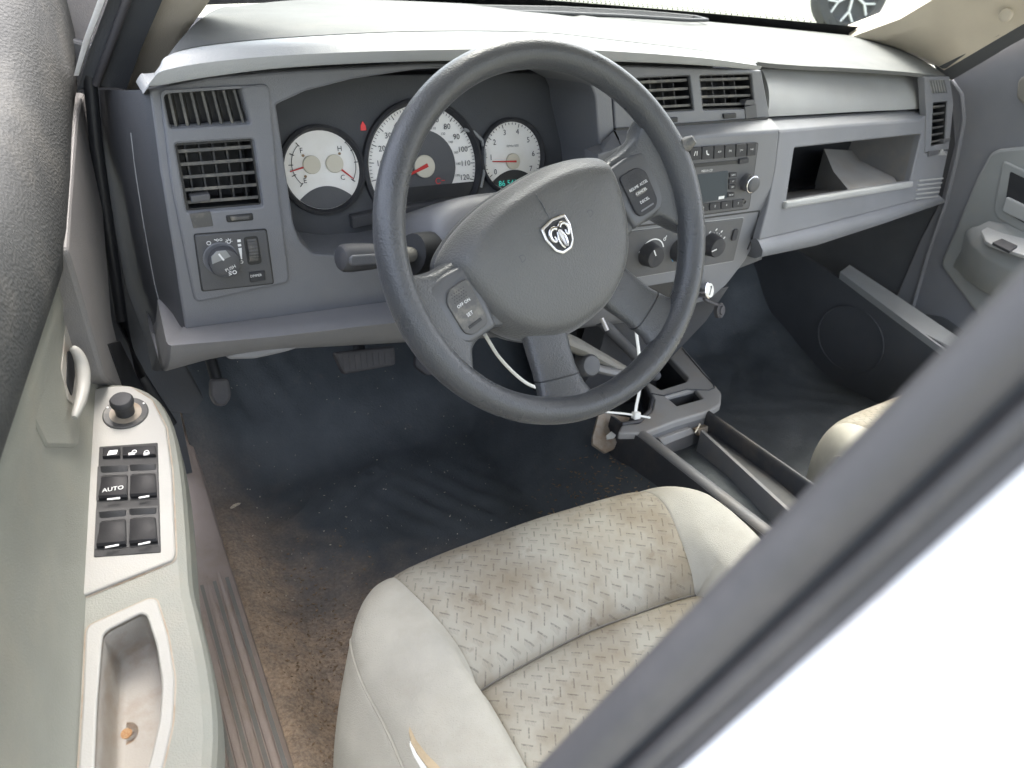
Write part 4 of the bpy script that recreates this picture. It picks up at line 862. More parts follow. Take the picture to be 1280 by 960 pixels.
pillow('muzzle', PW, [(-.0022, .007), (.0022, .007), (.0026, 0), (.0018, -.0075), (0, -.0125), (-.0018, -.0075), (-.0026, 0)], [(0, .005), (.0002, .0075), (.0009, .0088)], 'chrome', HC)
# switch pads
for s in (1, -1):
    pq = [(.092, .026), (.126, .029), (.150, .026), (.157, .010), (.150, -.030), (.136, -.043), (.100, -.045), (.096, -.020)]
    pq = rnd([(a*s, b) for a, b in pq], .006)
    if area(pq) < 0: pq = pq[::-1]
    rings = [[PW.w(*q, h+smooth(.1, .16, abs(q[0]))*.008) for q in offs(pq, i)] for i, h in ((-.0005, -.030), (0, -.019), (.0012, -.0145), (.003, -.0125), (.006, -.012))]
    pd = loft('switch_pad', rings, 'switchpad', SW, sharp=40)
    pd['label'] = 'right cruise switch pad' if s > 0 else 'left cruise switch pad'
    ps = Pl(PW.w(.122*s, -.009, -.0078), PW.u+PW.n*(.115*s), PW.v)
    ow = [(-.0165*s, .023), (.008*s, .023), (.0165*s, .014), (.0155*s, -.020), (.009*s, -.0265), (-.011*s, -.0265), (-.0155*s, -.020)]
    plate('switch_gap', ps, offs(rnd([(a, b) for a, b in (ow if s > 0 else ow[::-1])], .005), -.0009), 'black', pd, h0=.0003, depth=.004, bev=0)
    plate('switch_face', ps, rnd(ow, .005), 'button' if s > 0 else 'slat', pd, h0=.0018, depth=.004, bev=.0010)
    dts = []
    for j in range(4):
        for k in range(6): dts.append(plate_geo(ps, circ((-.0075*s+k*.003*s+(j % 2)*.0013*s, .0175-j*.0027), .0006, 6), h0=.0021, depth=.0004, bev=0))
    o = mk('grip_dots', *merge(dts), 'black', pd, smooth=False); o['kind'] = 'stuff'
    if s > 0:
        text('switch_lettering', 'RESUME  ACCEL', ps, (.0005, .0045), .0042, 'white_print', pd, h=.0021, sx=.85)
        plate('cancel_button', ps, rnd([(-.0075, -.0050), (.0080, -.0050), (.0080, .0008), (-.0075, .0008)], .0029), 'slat', pd, h0=.0030, depth=.002, bev=.0008)
        text('switch_lettering', 'CANCEL', ps, (.0003, -.0021), .0040, 'white_print', pd, h=.0033)
        text('switch_lettering', 'DECEL', ps, (.0002, -.0125), .0044, 'white_print', pd, h=.0021)
        plate('lower_bar', ps, rnd([(-.0095, -.0215), (.0085, -.0215), (.0085, -.0198), (-.0095, -.0198)], .0005), 'dash', pd, h0=.0026, depth=.002, bev=.0003)
    else:
        text('switch_lettering', 'ON', ps, (.004, .0045), .0046, 'white_print', pd, h=.0021); text('switch_lettering', 'OFF', ps, (-.005, .0045), .0046, 'white_print', pd, h=.0021)
        text('switch_lettering', 'SET', ps, (-.0005, -.0075), .0050, 'white_print', pd, h=.0021)
        plate('lower_bar', ps, rnd([(-.009, -.0195), (.008, -.0195), (.008, -.0165), (-.009, -.0165)], .0005), 'black', pd, h0=.0023, depth=.002, bev=.0003)
# column
SCo = thing('steering_column', tuple(-WN*.2), 'grey plastic steering column shroud with turn signal stalk behind the wheel', 'steering column')
def rrect(hw, hh, n=8, e=4.0):
    out = []
    for k in range(n*4):
        a = 2*math.pi*k/(n*4); ca, sa = math.cos(a), math.sin(a); out.append((hw*abs(ca)**(2/e)*(1 if ca > 0 else -1), hh*abs(sa)**(2/e)*(1 if sa > 0 else -1)))
    return out
loft('shroud', [[PW0.w(a, b+o, h) for a, b in rrect(hw, hh)] for h, hw, hh, o in ((-.082, .082, .048, .0), (-.086, .092, .056, .0), (-.098, .098, .061, .0), (-.16, .098, .062, .002), (-.30, .092, .062, .006))], 'knee', SCo, sharp=50)
loft('shroud_collar', [[PW0.w(a, b, h) for a, b in circ((0, 0), r, 32)] for h, r in ((-.060, .045), (-.082, .048))], 'black', SCo)
loft('lower_cover', [[PW0.w(a, b-.055, h) for a, b in rrect(hw, hh)] for h, hw, hh in ((-.10, .05, .025), (-.115, .058, .035), (-.26, .062, .040))], 'dash_dark', SCo, sharp=50)
s0, s1, s2, s3 = at(540, 318, y=.095), at(512, 318, y=.07), at(474, 320, y=.055), at(424, 323, y=.045)
tube('stalk_boot', [s0, s0.lerp(s1, .45), s0.lerp(s1, .9)], lambda t: (.019, .018, .0165)[int(t*2)], 'black', SCo, n=18, flat=1.3)
tube('turn_signal_stalk', [s0.lerp(s1, .7), s1.lerp(s2, .3), s1.lerp(s2, .7), s2], lambda t: .0075+.003*t, 'duct', SCo, n=16)
hd = (s3-s2)
tube('stalk_grip', [s2-hd*.02, s2+hd*.03, s2+hd*.2, s2+hd*.7, s2+hd*.9, s2+hd*.97, s2+hd*1.0], lambda t: (.0085, .0115, .0125, .0135, .0130, .0110, .007)[round(t*6)], 'button', SCo, n=20, flat=1.0)
pg_ = Pl(s2.lerp(s3, .45)+V((0, -.0135, .002)), hd, V((0, .15, 1)))
if pg_.n.y > 0: pg_ = Pl(pg_.o, -hd, V((0, .15, 1)))
plate('grip_inset', pg_, rnd([(-.018, -.005), (.016, -.005), (.016, .005), (-.018, .005)], .005), 'dash_dark', SCo, h0=.0015, depth=.006, bev=.0015)
sl0, sl1 = PW0.w(.06, .0, -.15), at(857, 181, y=.02)
tube('shift_lever', [sl0, sl0.lerp(sl1, .5)+V((0, -.01, .01)), sl1], .006, 'black', SCo, n=12)
tube('shift_knob', [sl1.lerp(sl0, .2-.25*k/12) for k in range(13)], lambda t: .0025+.0075*math.sin(math.pi*(.08+.86*t))**.7, 'slat', SCo, n=24)
# key cylinder of the lock, bare
kc_ = at(752, 398, y=.14); tube('ignition_key', [kc_, kc_+V((.003, -.012, -.014))], .0045, 'steel', SCo, n=10, flat=.5)
# ================================================================ pedals
bpz = Pl(at(456, 448, y=.37), (1, 0, 0), (0, .55, 1))
BP = thing('brake_pedal', tuple(at(456, 448, y=.37)), 'wide dark brake pedal pad under the knee bolster', 'pedal')
plate('pad', bpz, rnd(bpz.pp([(417, 440), (494, 432), (495, 456), (430, 468)]), .006), 'rubber', BP, depth=.014, bev=.004)
for k in range(9):
    x = 428+k*7.4; plate('tread_rib', bpz, bpz.pp([(x, 444-k*.7), (x+3, 443.6-k*.7), (x+4, 463-k*1.1), (x+1.5, 463.4-k*1.1)]), 'rubber', BP, h0=.0007, depth=.003, bev=.0004)
tube('arm', [bpz.w(0, 0, -.012), bpz.w(0, .06, -.035), bpz.w(0, .16, -.06)], .009, 'black', BP, n=10)
PB = thing('parking_brake_pedal', tuple(at(276, 490, y=.36)), 'small oval parking brake pedal near the left kick panel', 'pedal')
pbz = Pl(at(276, 488, y=.36), (1, 0, 0), (0, .5, 1))
plate('pad', pbz, rnd(pbz.pp([(262, 474), (286, 472), (290, 496), (282, 508), (270, 508), (262, 496)]), .006), 'rubber', PB, depth=.012, bev=.004)
tube('arm', [pbz.w(0, 0, -.01), pbz.w(-.003, .05, -.02), pbz.w(-.006, .12, -.03)], .008, 'black', PB, n=10)
AP = thing('accelerator_pedal', tuple(at(530, 452, y=.45)), 'narrow black accelerator pedal right of the brake pedal', 'pedal')
apz = Pl(at(530, 452, y=.45), (1, 0, 0), (0, .55, 1))
plate('pad', apz, rnd(apz.pp([(520, 443), (560, 438), (562, 462), (535, 470), (519, 458)]), .006), 'rubber', AP, depth=.012, bev=.004)
tube('arm', [apz.w(.02, .02, -.01), apz.w(.02, .08, -.03), apz.w(.02, .16, -.04)], .007, 'black', AP, n=10)
# ================================================================ driver door, half open
TH = R_(9)
eR = V((-math.sin(TH), -math.cos(TH), 0)); eN = V((math.cos(TH), -math.sin(TH), 0))
D0 = V((-.440, .22, 0))
def dw_(s, n, z): return D0+eR*s+eN*n+V((0, 0, z))
DD = thing('driver_door', tuple(dw_(0, 0, -.55)), 'open driver door with dark upper trim and light grey armrest', 'door', 'front doors')
PN = Pl(dw_(0, 0, 0), -eR, (0, 0, 1))          # inner face of the door; u to the front, normal away from cabin or towards
if PN.n.dot(eN) < 0: PN = Pl(dw_(0, 0, 0), eR, (0, 0, 1))
def dn(x, y, n): 
    """pixel on the door plane at inboard offset n -> (s, z)"""
    d = ray(x, y); o = dw_(0, n, 0); q = CAM+d*((o-CAM).dot(eN)/d.dot(eN))-o; return q.dot(eR), q.z
print('door boundary', [tuple(round(v, 3) for v in dn(x, y, .0)) for x, y in ((78, 315), (45, 500), (10, 760), (2, 860), (108, 490), (60, 760), (105, 115), (140, 440), (185, 490))])
# armrest plane
AO = at(160, 630, z=-.20); sl15 = R_(16)
fwd_up = -eR*math.cos(sl15)+V((0, 0, math.sin(sl15)))
PA = Pl(AO, eN, fwd_up)
arm = PA.pp([(112, 486), (128, 478), (165, 479), (196, 494), (216, 528), (227, 580), (234, 650), (239, 727), (246, 760), (262, 832), (270, 900), (268, 960), (262, 1010), (30, 1010), (55, 900), (82, 770), (90, 740), (99, 640), (107, 540)])
cuph = PA.pp([(129, 792), (176, 768), (184, 771), (196, 808), (203, 855), (200, 900), (190, 945), (178, 985), (118, 975), (122, 880)])
ARM = [tuple(q) for q in cat([V(q) for q in arm], 3, closed=True)]
if area(ARM) < 0: ARM = ARM[::-1]
plate('armrest', PA, ARM, 'door_light', DD, holes=[rnd(cuph, .006)], depth=.05, bev=.009)
cu_ = rnd(cuph, .006); cu_ = cu_ if area(cu_) > 0 else cu_[::-1]
frame = PA.pp([(108, 784), (186, 749), (196, 750), (210, 795), (219, 850), (216, 905), (206, 950), (192, 1005), (96, 1005), (104, 880)])
plate('cup_gap', PA, offs(rnd(frame, .006) if area(frame) > 0 else rnd(frame, .006)[::-1], -.0012), 'broken', DD, holes=[cu_], h0=.0005, depth=.003, bev=0)
PF = plate('pull_cup', PA, rnd(frame, .006), 'door_plate', DD, holes=[cu_], h0=.0022, depth=.006, bev=.0015)
cc0 = (sum(q[0] for q in cu_)/len(cu_), sum(q[1] for q in cu_)/len(cu_))
def wallr(h, k): return [PA.w(cc0[0]+(q[0]-cc0[0])*k, cc0[1]+(q[1]-cc0[1])*(1-(1-k)*.4), h) for q in cu_]
loft('cup_wall', [wallr(.0, 1.01), wallr(-.012, .97), wallr(-.030, .90), wallr(-.040, .84), wallr(-.0425, .78), wallr(-.043, .6)], 'cup', PF, cap0=False, sharp=60)
rv = PA.px(158, 917, -.043)
knob('rusty_screw', PA, rv, [(.0085, -.043), (.0085, -.0455), (.007, -.0445), (.0045, -.0445), (.004, -.0425), (.0015, -.0425)], 'rust', PF, n=24)
spl = rnd(PA.pp([(111.5, 491), (132, 485.5), (163, 484.5), (190, 501), (208, 535), (215.5, 591), (220, 693), (217, 702), (105, 747), (95, 739), (101, 663), (107, 585), (109.5, 522)]), .003)
plate('plate_gap', PA, offs(spl if area(spl) > 0 else spl[::-1], -.0013), 'broken', DD, h0=.0005, depth=.003, bev=0)
SPn = plate('switch_panel', PA, spl, 'door_plate', DD, h0=.0030, depth=.005, bev=.0016)
def a2(x, y): return PA.px(x, y, .004)
BZ = plate('switch_bezel', PA, rnd([a2(117, 696), a2(201, 690), a2(197, 553), a2(124, 558)], .001), 'switch_bezel', SPn, h0=.0038, depth=.004, bev=.0005)
def rocker(q, mt='switch_cap', hi=.0085, lo=.0045, nm='window_switch'):
    """rocker cap scooped like a window switch: q = tl,tr,br,bl in plane"""
    tl, tr, br, bl = [V(x) for x in q]; prof_ = ((0, lo+.001), (.08, lo+.0022), (.35, lo+.0012), (.75, hi-.0012), (.93, hi), (1, hi-.0016))
    rows_ = []
    for t, h in prof_:
        a, b = tl.lerp(bl, t), tr.lerp(br, t); rows_.append([PA.w(*a, .003), PA.w(*a, h-.0006), PA.w(*a.lerp(b, .05), h), PA.w(*a.lerp(b, .95), h), PA.w(*b, h-.0006), PA.w(*b, .003)])
    return loft(nm, rows_, mt, SPn, sharp=35)
for q in (((122, 583), (196, 579), (198, 624), (120, 626)), ((120, 637), (197, 632), (199.5, 682), (117.5, 687))):
    plate('switch_well', PA, rnd([a2(*x) for x in q][::-1], .001), 'black', SPn, h0=.0041, depth=.003, bev=0)
for i_, q in enumerate((((127, 597), (160, 595.5), (160, 623.5), (124, 625)), ((163.5, 595), (195, 593.5), (196.5, 621), (163.5, 623)), ((125.5, 654), (157.5, 651), (158.5, 682), (121.5, 685)), ((163, 650), (195, 648.5), (197.5, 678.5), (162.5, 681.5)))):
    rocker([a2(*x) for x in q])
    a, b = q[3], q[2]; mk('switch_mark', *plate_geo(PA, [PA.px(*x, .009) for x in ((a[0]+10, a[1]-2), (b[0]-10, b[1]-2.2), (b[0]-10, b[1]-.2), (a[0]+10, a[1]-.2))], h0=.0089, depth=.0004, bev=0), 'white_print', SPn, smooth=False)
    rocker([a2(*x) for x in ((q[0][0]-1, q[0][1]-13), (q[1][0]+.5, q[1][1]-13), (q[1][0], q[1][1]-1), (q[0][0], q[0][1]-1))], 'black', .0044, .0044, 'switch_back')
text('switch_lettering', 'AUTO', PA, PA.px(142, 613, .006), .0062, 'white_print', SPn, h=.0082)
for q in (((129.5, 562), (150.5, 560.8), (150.5, 572.5), (128.8, 573.2)), ((154, 560.8), (195, 559), (195.5, 571), (153.5, 572.5))):
    rocker([a2(*x) for x in q], 'switch_cap', .007, .0055, 'lock_switch')
lk = []
for x, kind in ((140.5, 0), (164.5, 1), (183, 2)):
    c_ = PA.px(x, 565.5, .007)
    if kind == 0: lk += [plate_geo(PA, [(c_[0]-.0045, c_[1]-.0025), (c_[0]+.0035, c_[1]-.0025), (c_[0]+.0045, c_[1]+.0028), (c_[0]-.0028, c_[1]+.0028)], h0=.0068, depth=.0004, bev=0)]
    else: lk += [plate_geo(PA, [(c_[0]-.0026, c_[1]-.003), (c_[0]+.0026, c_[1]-.003), (c_[0]+.0026, c_[1]+.0002), (c_[0]-.0026, c_[1]+.0002)], h0=.0068, depth=.0004, bev=0), ringg(PA, (c_[0]+(.0022 if kind == 1 else 0), c_[1]+.0008), .0022, .0008, .0068, 12)]
mk('lock_symbols', *merge(lk), 'white_print', SPn, smooth=False)
mc = PA.px(157, 516, .004)
knob('mirror_dish', PA, mc, [(.0205, .002), (.0205, .0042), (.0195, .0048), (.0185, .0046), (.012, .0038), (.004, .0036)], 'slat', SPn)
knob('dish_dirt', PA, mc, [(.0145, .0040), (.0145, .0046), (.010, .0047), (.003, .0047)], 'broken', SPn)
knob('mirror_knob', PA, mc, [(.0085, .004), (.0088, .014), (.0100, .0165), (.0108, .019), (.0105, .0225), (.0088, .0245), (.004, .0252)], 'button', SPn)
mk('mirror_marks', *merge([bar(PA, (mc[0]+.0178*math.cos(a), mc[1]+.0178*math.sin(a)), (mc[0]+.0194*math.cos(a), mc[1]+.0194*math.sin(a)), .0018, .0052, .0003) for a in (.5, 1.57, 2.6)]), 'white_print', SPn, smooth=False)
# door trim: vertical light insert with the dark pad above, lofted along the door
def dsec(name, prof_, s0, s1, mt, n=16, sharp=60, f=None):
    rings = []
    for s in lin(s0, s1, n): rings.append([dw_(s, a+(f(s, a, b)[0] if f else 0), b+(f(s, a, b)[1] if f else 0)) for a, b in prof_])
    return loft(name, rings, mt, DD, sharp=sharp)
def armz(s): return AO.z+((-(s)) - (AO-D0).dot(-eR))*math.tan(sl15)
ins_top = lambda s: -.035-.02*s
rings = []
for s in lin(-.02, .80, 24):
    zt = -.028-.045*s; zb = armz(s)-.03
    rings.append([dw_(s, -.03, zt+.01), dw_(s, .004, zt), dw_(s, .010, zt-.006), dw_(s, .010, zt-.02), dw_(s, .004, zt-.05), dw_(s, .003, min(zt-.06, zb+.06)), dw_(s, .012, min(zt-.07, zb+.035)), dw_(s, .022, min(zt-.08, zb)), dw_(s, -.03, zb)])
loft('light_insert', rings, 'door_light', DD, sharp=60)
rings = []
for s in lin(-.30, .80, 44):
    zt = -.026-.045*s if s > .05 else -.0283+(.05-s)*.40
    up_ = .084+.03*smooth(.15, .8, s) if s > .13 else .084+(.13-s)*.50-.02*smooth(.13, .0, s)*(1-smooth(.0, -.1, s))
    g_ = up_-zt
    rings.append([dw_(s, -.05, zt), dw_(s, .008, zt+.001), dw_(s, .018, zt+.010), dw_(s, .024, zt+g_*.28), dw_(s, .023, zt+g_*.52), dw_(s, .015, zt+g_*.78), dw_(s, .004, up_-.010), dw_(s, -.010, up_), dw_(s, -.028, up_+.001), dw_(s, -.05, up_-.004)])
loft('upper_pad', rings, 'door_dark', DD, sharp=60)
def dpl(x, y, n): s_, z_ = dn(x, y, n); return dw_(s_, n, z_)
rings = []
for p, q in zip([(-40, 210), (-35, 140), (-28, 60), (-20, 0), (-10, -130)], [(12, 210), (19, 140), (25, 60), (30, 0), (41, -130)]):
    A, B = dpl(*p, -.026), dpl(*q, -.026); rings.append([A, A.lerp(B, .72), A.lerp(B, .76)+eN*-.008, A.lerp(B, .84)+eN*-.008, A.lerp(B, .88), B, B+eN*-.02, A+eN*-.02])
loft('window_channel', rings, 'duct', DD, sharp=30)
tube('channel_seal', [dpl(x, y, -.018) for x, y in ((11, 212), (18, 140), (25, 60), (30, 0), (41, -130))], .004, 'black', DD, n=8)
# forward lower trim (brownish grey) in front of the insert
PFt = Pl(dw_(0, .026, 0), PN.u, PN.v)
ftp = PFt.pp([(105, 114), (114, 130), (128, 250), (140, 400), (150, 440), (188, 500), (165, 502), (131, 472), (112, 405), (92, 335), (84, 312), (92, 200), (97, 140)])
plate('front_trim', PFt, rnd(ftp, .01), 'door_front', DD, depth=.03, bev=.004)
dk = PFt.pp([(134, 430), (149, 426), (184, 498), (158, 498)])
plate('trim_notch', PFt, rnd(dk, .003), 'black', DD, h0=.001, depth=.004, bev=.0005)
PI_ = Pl(dw_(0, .006, 0), PN.u, PN.v)
tri = PI_.pp([(78, 312), (84, 322), (104, 400), (127, 468), (131, 484), (112, 490), (105, 560), (60, 560), (40, 520), (60, 420)])
plate('handle_surround', PI_, rnd(tri, .004), 'door_light', DD, depth=.02, bev=.004)
rec = PI_.pp([(88, 366), (93, 385), (101, 425), (103, 470), (94, 508), (84, 500), (76, 462), (82, 400)])
plate('handle_recess', PI_, rnd(rec, .004), 'cup', DD, h0=.0008, depth=.003, bev=.0005)
plate('recess_shadow', PI_, rnd(PI_.pp([(82, 440), (90, 436), (92, 470), (88, 496), (81, 480)]), .004), 'black', DD, h0=.0014, depth=.003, bev=.0003)
lv = [PI_.w(*PI_.px(x, y, h), h) for x, y, h in ((89, 434, .006), (97, 442, .010), (103, 458, .012), (104.5, 478, .012), (101, 500, .010), (93, 522, .006))]
tube('latch_lever', cat(lv, 5), lambda t: .0022+.0036*math.sin(math.pi*min(1, max(0, t)))**.6, 'door_plate', DD, n=12, upv=tuple(eN))
# door shell, belt and window channel
rings = []
for s in lin(-.20, .85, 12): rings.append([dw_(s, -.028, .10), dw_(s, -.03, -.55), dw_(s, -.12, -.60), dw_(s, -.15, -.30), dw_(s, -.14, .05), dw_(s, -.10, .105)])
loft('door_shell', rings, 'paint', DD, sharp=30)
tube('belt_seal', [dw_(s, -.050, .117) for s in lin(-.16, .8, 10)], .008, 'black', DD, n=10)
rings = []
for s in lin(-.02, .62, 10): rings.append([dw_(s, -.06, .10), dw_(s, -.056, .10), dw_(s, -.062, .16+.1*smooth(-.02, .2, s)), dw_(s, -.066, .16+.1*smooth(-.02, .2, s))])
# ================================================================ seats
def make_seat(name, cx, y0, z0, label, group, tear=False, cats='seat'):
    T = thing(name, (cx, y0-.22, z0-.20), label, cats, group)
    # cross profile (x out from the middle, z)
    U = cat([(0, 0), (.06, .0005), (.12, .003), (.165, .005), (.168, .0015), (.172, .0065), (.198, .014), (.222, .0125), (.238, .004), (.2455, -.0055), (.2475, -.0095), (.251, -.013), (.270, -.05), (.282, -.10), (.283, -.17)], 4)
    Vp = cat([(.030, -.17), (.036, -.10), (.030, -.055), (.016, -.022), (-.006, -.004), (-.035, .004), (-.070, .002), (-.105, -.011), (-.130, -.029), (-.144, -.050), (-.149, -.046), (-.162, -.0385), (-.20, -.040), (-.27, -.048), (-.36, -.055), (-.46, -.05)], 4)
    us = [(-u.x, u.y) for u in U[::-1]][:-1]+[(u.x, u.y) for u in U]; nu, nvv = len(us), len(Vp)
    seamU = min(range(len(U)), key=lambda i: abs(U[i].x-.168)); iL, iR = len(U)-1-seamU, len(U)-1+seamU
    jS = min(range(nvv), key=lambda j: abs(Vp[j].x+.144))
    def pos(i, j):
        x, zx = us[i]; y, zy = Vp[j].x, Vp[j].y
        bolster = 1 if abs(x) > .17 else 0
        back = smooth(-.02, -.20, y)
        tp = 1.03-.19*smooth(.0, -.16, y)*(1 if abs(x) <= .168 else max(0, 1-(abs(x)-.168)/.10))           # centre panel narrows to the rear
        px_ = x*tp; fz = zy
        sm_ = .003-.030*smooth(-.03, -.46, y)
        if abs(x) > .165 and y < -.035: fz = zy+(sm_-zy)*smooth(.168, .186, abs(x)) # bolsters stay higher
        yy = y-.55*x*x-.9*max(0, abs(x)-.17)**2*1.5
        # rounded front corners
        ca_ = max(0, (abs(x)-.14)/.143); cb_ = max(0, (y+.10)/.136)
        k_ = (ca_*cb_)**1.6; px_ *= 1-.16*k_; yy -= .055*k_
        zz = zx*(1 if y < -.02 else 1)+fz
        zz = max(zz, -.19)
        return V((cx+px_, y0+yy, z0+zz+.0012*math.sin(px_*43+yy*31)*math.sin(yy*37)))
    parts = [('bolster', 0, iL, 0, nvv-1, 'seat_cloth'), ('centre_panel', iL, iR, 0, jS, 'seat_pattern'), ('rear_panel', iL, iR, jS, nvv-1, 'seat_pattern'), ('bolster', iR, nu-1, 0, nvv-1, 'seat_cloth')]
    made = []
    for nm, a, b, c, d, mt in parts:
        P = [[pos(i, j) for j in range(c, d+1)] for i in range(a, b+1)]
        vs = [p for r in P for p in r]; n = d-c+1; fs = [(i*n+j, (i+1)*n+j, (i+1)*n+j+1, i*n+j+1) for i in range(b-a) for j in range(n-1)]
        made.append(mk(nm, vs, fs, mt, T, sharp=85))
    # seams
    for i in (iL, iR): tube('seam', [pos(i, j)+V((0, 0, .0004)) for j in range(10, nvv)], .0011, 'seat_thread', T, n=6)
    tube('seam', [pos(i, jS)+V((0, 0, .0004)) for i in range(iL, iR+1)], .0012, 'seat_thread', T, n=6)
    iO = min(range(len(U)), key=lambda i: abs(U[i].x-.2475)); 
    for i in (len(U)-1-iO, len(U)-1+iO): tube('piping', [pos(i, j)+V((0, 0, .0006)) for j in range(14, nvv)], .0014, 'seat_cloth', T, n=6)
    mk('seat_base', *box_geo((cx-.24, y0-.44, z0-.235), (cx+.24, y0-.06, z0-.12)), 'black_soft', T)
    return T, pos, len(U)-1-iO, nvv
mat('seat_thread', (.20, .19, .17), .9, var=.2)
DS, spos, iO, nvv = make_seat('bucket_seat', -.026, -.018, -.348, 'light grey cloth driver seat with tread patterned centre and torn left edge', 'front seats')
# tear beside the outer seam, foam showing
def topx(p): q = V(p)-CAM; return (640+FPX*q.dot(RT)/q.dot(fw), 480-FPX*q.dot(UP)/q.dot(fw))
_grid = [(topx(spos(i, j)), spos(i, j)) for i in range(0, 40) for j in range(10, nvv)]
def onseat(x, y, lift=.0012):
    w4 = sorted((((u-x)**2+(v-y)**2), k) for k, ((u, v), p) in enumerate(_grid))[:3]
    dist = sum((_grid[k][1]-CAM).dot(fw)/(d_+.5) for d_, k in w4)/sum(1/(d_+.5) for d_, k in w4)
    return CAM+ray(x, y)*dist-ray(x, y).normalized()*lift
def patch(name, pts, mt, lift):
    P = [onseat(x, y, lift) for x, y in pts]; n = len(P)//2
    vs = P+[p+V((0, 0, -.004)) for p in P]
    fs = [(k, k+1, len(P)-2-k, len(P)-1-k) for k in range(n-1)]
    m = len(P); fs += [(i, (i+1) % m, m+(i+1) % m, m+i) for i in range(m)]
    return mk(name, vs, fs, mt, DS)
patch('torn_foam', [(512, 908), (520, 925), (533, 942), (548, 957), (562, 975), (548, 975), (533, 957), (522, 942), (514, 928), (511, 914)], 'foam', .003)
patch('torn_lining', [(513, 926), (521, 942), (532, 957), (546, 976), (536, 976), (526, 960), (517, 944), (512, 930)], 'white_plastic', .0022)
PS, _, _, _ = make_seat('bucket_seat', .735, -.005, -.365, 'light grey cloth passenger seat half hidden by the pillar seal', 'front seats')
# ================================================================ centre console
CN = thing('centre_console', (.36, 0, -.57), 'dark grey plastic centre console with open tray and missing cup holder', 'console')
PK = Pl((0, 0, -.400), (1, 0, 0), (0, 1, 0))
def kp(pts, h=0): return PK.pp(pts, h)
ktop = kp([(835, 405), (849, 428), (881, 465), (902, 491), (901, 505), (889, 513), (845, 526), (806, 541), (772, 541), (777, 531), (799, 529), (815, 513), (818, 499), (808, 481), (797, 470), (772, 448), (745, 428), (760, 405)])
kh1 = kp([(812, 478), (806, 466), (800, 440), (822, 430), (838, 448), (860, 472), (858, 477), (826, 487)]); kh2 = kp([(833, 496), (869, 486.5), (878.5, 498), (846, 507)])
plate('top_plate', PK, rnd(ktop, .006), 'console_light', CN, holes=[rnd(kh1, .004), rnd(kh2, .002)], depth=.012, bev=.003)
for q, dp in ((kh1, .07), (kh2, .035)):
    q = rnd(q, .003); q = q if area(q) > 0 else q[::-1]
    loft('pocket', [[PK.w(a, b, h) for a, b in offs(q, i)] for h, i in ((-.004, -.0004), (-dp, .003))], 'console_dark', CN, cap0=False, sharp=40)
tube('plate_groove', [PK.w(*q, .0003) for q in kp([(853, 436), (880, 468), (892, 481), (893, 485), (886, 488), (858, 487), (830, 495), (814, 492)])], .0012, 'console_dark', CN, n=6)
# tray with rails
xl, xr = .283, .437
rails = [(at(797, 540, z=-.40), at(947, 657, z=-.40)), (at(889, 514, z=-.40), at(1008, 596.5, z=-.40))]
def railp(k, y): a, b = rails[k]; t = (y-a.y)/(b.y-a.y); return a+(b-a)*t
ys = lin(.135, -.42, 12)
for k, wdt in ((0, .017), (1, .008)):
    rings = []
    for y in ys:
        p = railp(k, y); s = 1 if k == 0 else -1
        rings.append([p+V((s*wdt*.5+wdt*.62*math.cos(a)*1, 0, -.008+.009*math.sin(a))) for a in lin(0, math.pi, 8)]+[p+V((s*wdt*.5-wdt*.62, 0, -.16)), p+V((s*wdt*.5-wdt*.30, 0, -.16)), p+V((s*wdt*.5, 0, -.10))])
    loft('side_wall', rings, 'console_dark' if k else 'console', CN, sharp=60)
def kx(t, y): a, b = railp(0, y), railp(1, y); return a.lerp(b, t)
vs = []
mk('tray_floor', [kx(.05, .13)+V((0, 0, -.115)), kx(.95, .13)+V((0, 0, -.115)), kx(.95, -.42)+V((0, 0, -.115)), kx(.05, -.42)+V((0, 0, -.115)), kx(.05, .13)+V((0, 0, -.125)), kx(.95, .13)+V((0, 0, -.125)), kx(.95, -.42)+V((0, 0, -.125)), kx(.05, -.42)+V((0, 0, -.125))], [(0, 1, 2, 3), (7, 6, 5, 4), (0, 4, 5, 1), (1, 5, 6, 2), (2, 6, 7, 3), (3, 7, 4, 0)], 'black_soft', CN, smooth=False)
dvp = [(at(877, 538, z=-.418), at(975, 628, z=-.418))]
a, b = dvp[0]; b = a+(b-a)*2.2
mk('tray_divider', [a+V((-.002, 0, 0)), a+V((.004, 0, 0)), b+V((.004, 0, 0)), b+V((-.002, 0, 0)), a+V((-.002, 0, -.10)), a+V((.012, 0, -.10)), b+V((.012, 0, -.10)), b+V((-.002, 0, -.10))], [(0, 1, 2, 3), (7, 6, 5, 4), (0, 4, 5, 1), (1, 5, 6, 2), (2, 6, 7, 3), (3, 7, 4, 0)], 'console', CN, smooth=False)
mk('tray_shelf', [V(q) for q in (a+V((.004, .0, -.012)), a+V((.045, .005, -.012)), b+V((.045, 0, -.012)), b+V((.004, 0, -.012)), a+V((.004, 0, -.02)), a+V((.045, .005, -.02)), b+V((.045, 0, -.02)), b+V((.004, 0, -.02)))], [(0, 1, 2, 3), (7, 6, 5, 4), (0, 4, 5, 1), (1, 5, 6, 2), (2, 6, 7, 3), (3, 7, 4, 0)], 'console_dark', CN, smooth=False)
p0, p1 = kx(-.02, .137), kx(1.02, .137)
mk('tray_front', [p0+V((0, 0, -.001)), p1+V((0, 0, -.001)), p1+V((0, .012, -.001)), p0+V((0, .012, -.001)), p0+V((0, -.003, -.12)), p1+V((0, -.003, -.12)), p1+V((0, .012, -.12)), p0+V((0, .012, -.12))], [(0, 1, 2, 3), (7, 6, 5, 4), (0, 4, 5, 1), (1, 5, 6, 2), (2, 6, 7, 3), (3, 7, 4, 0)], 'console', CN, smooth=False)
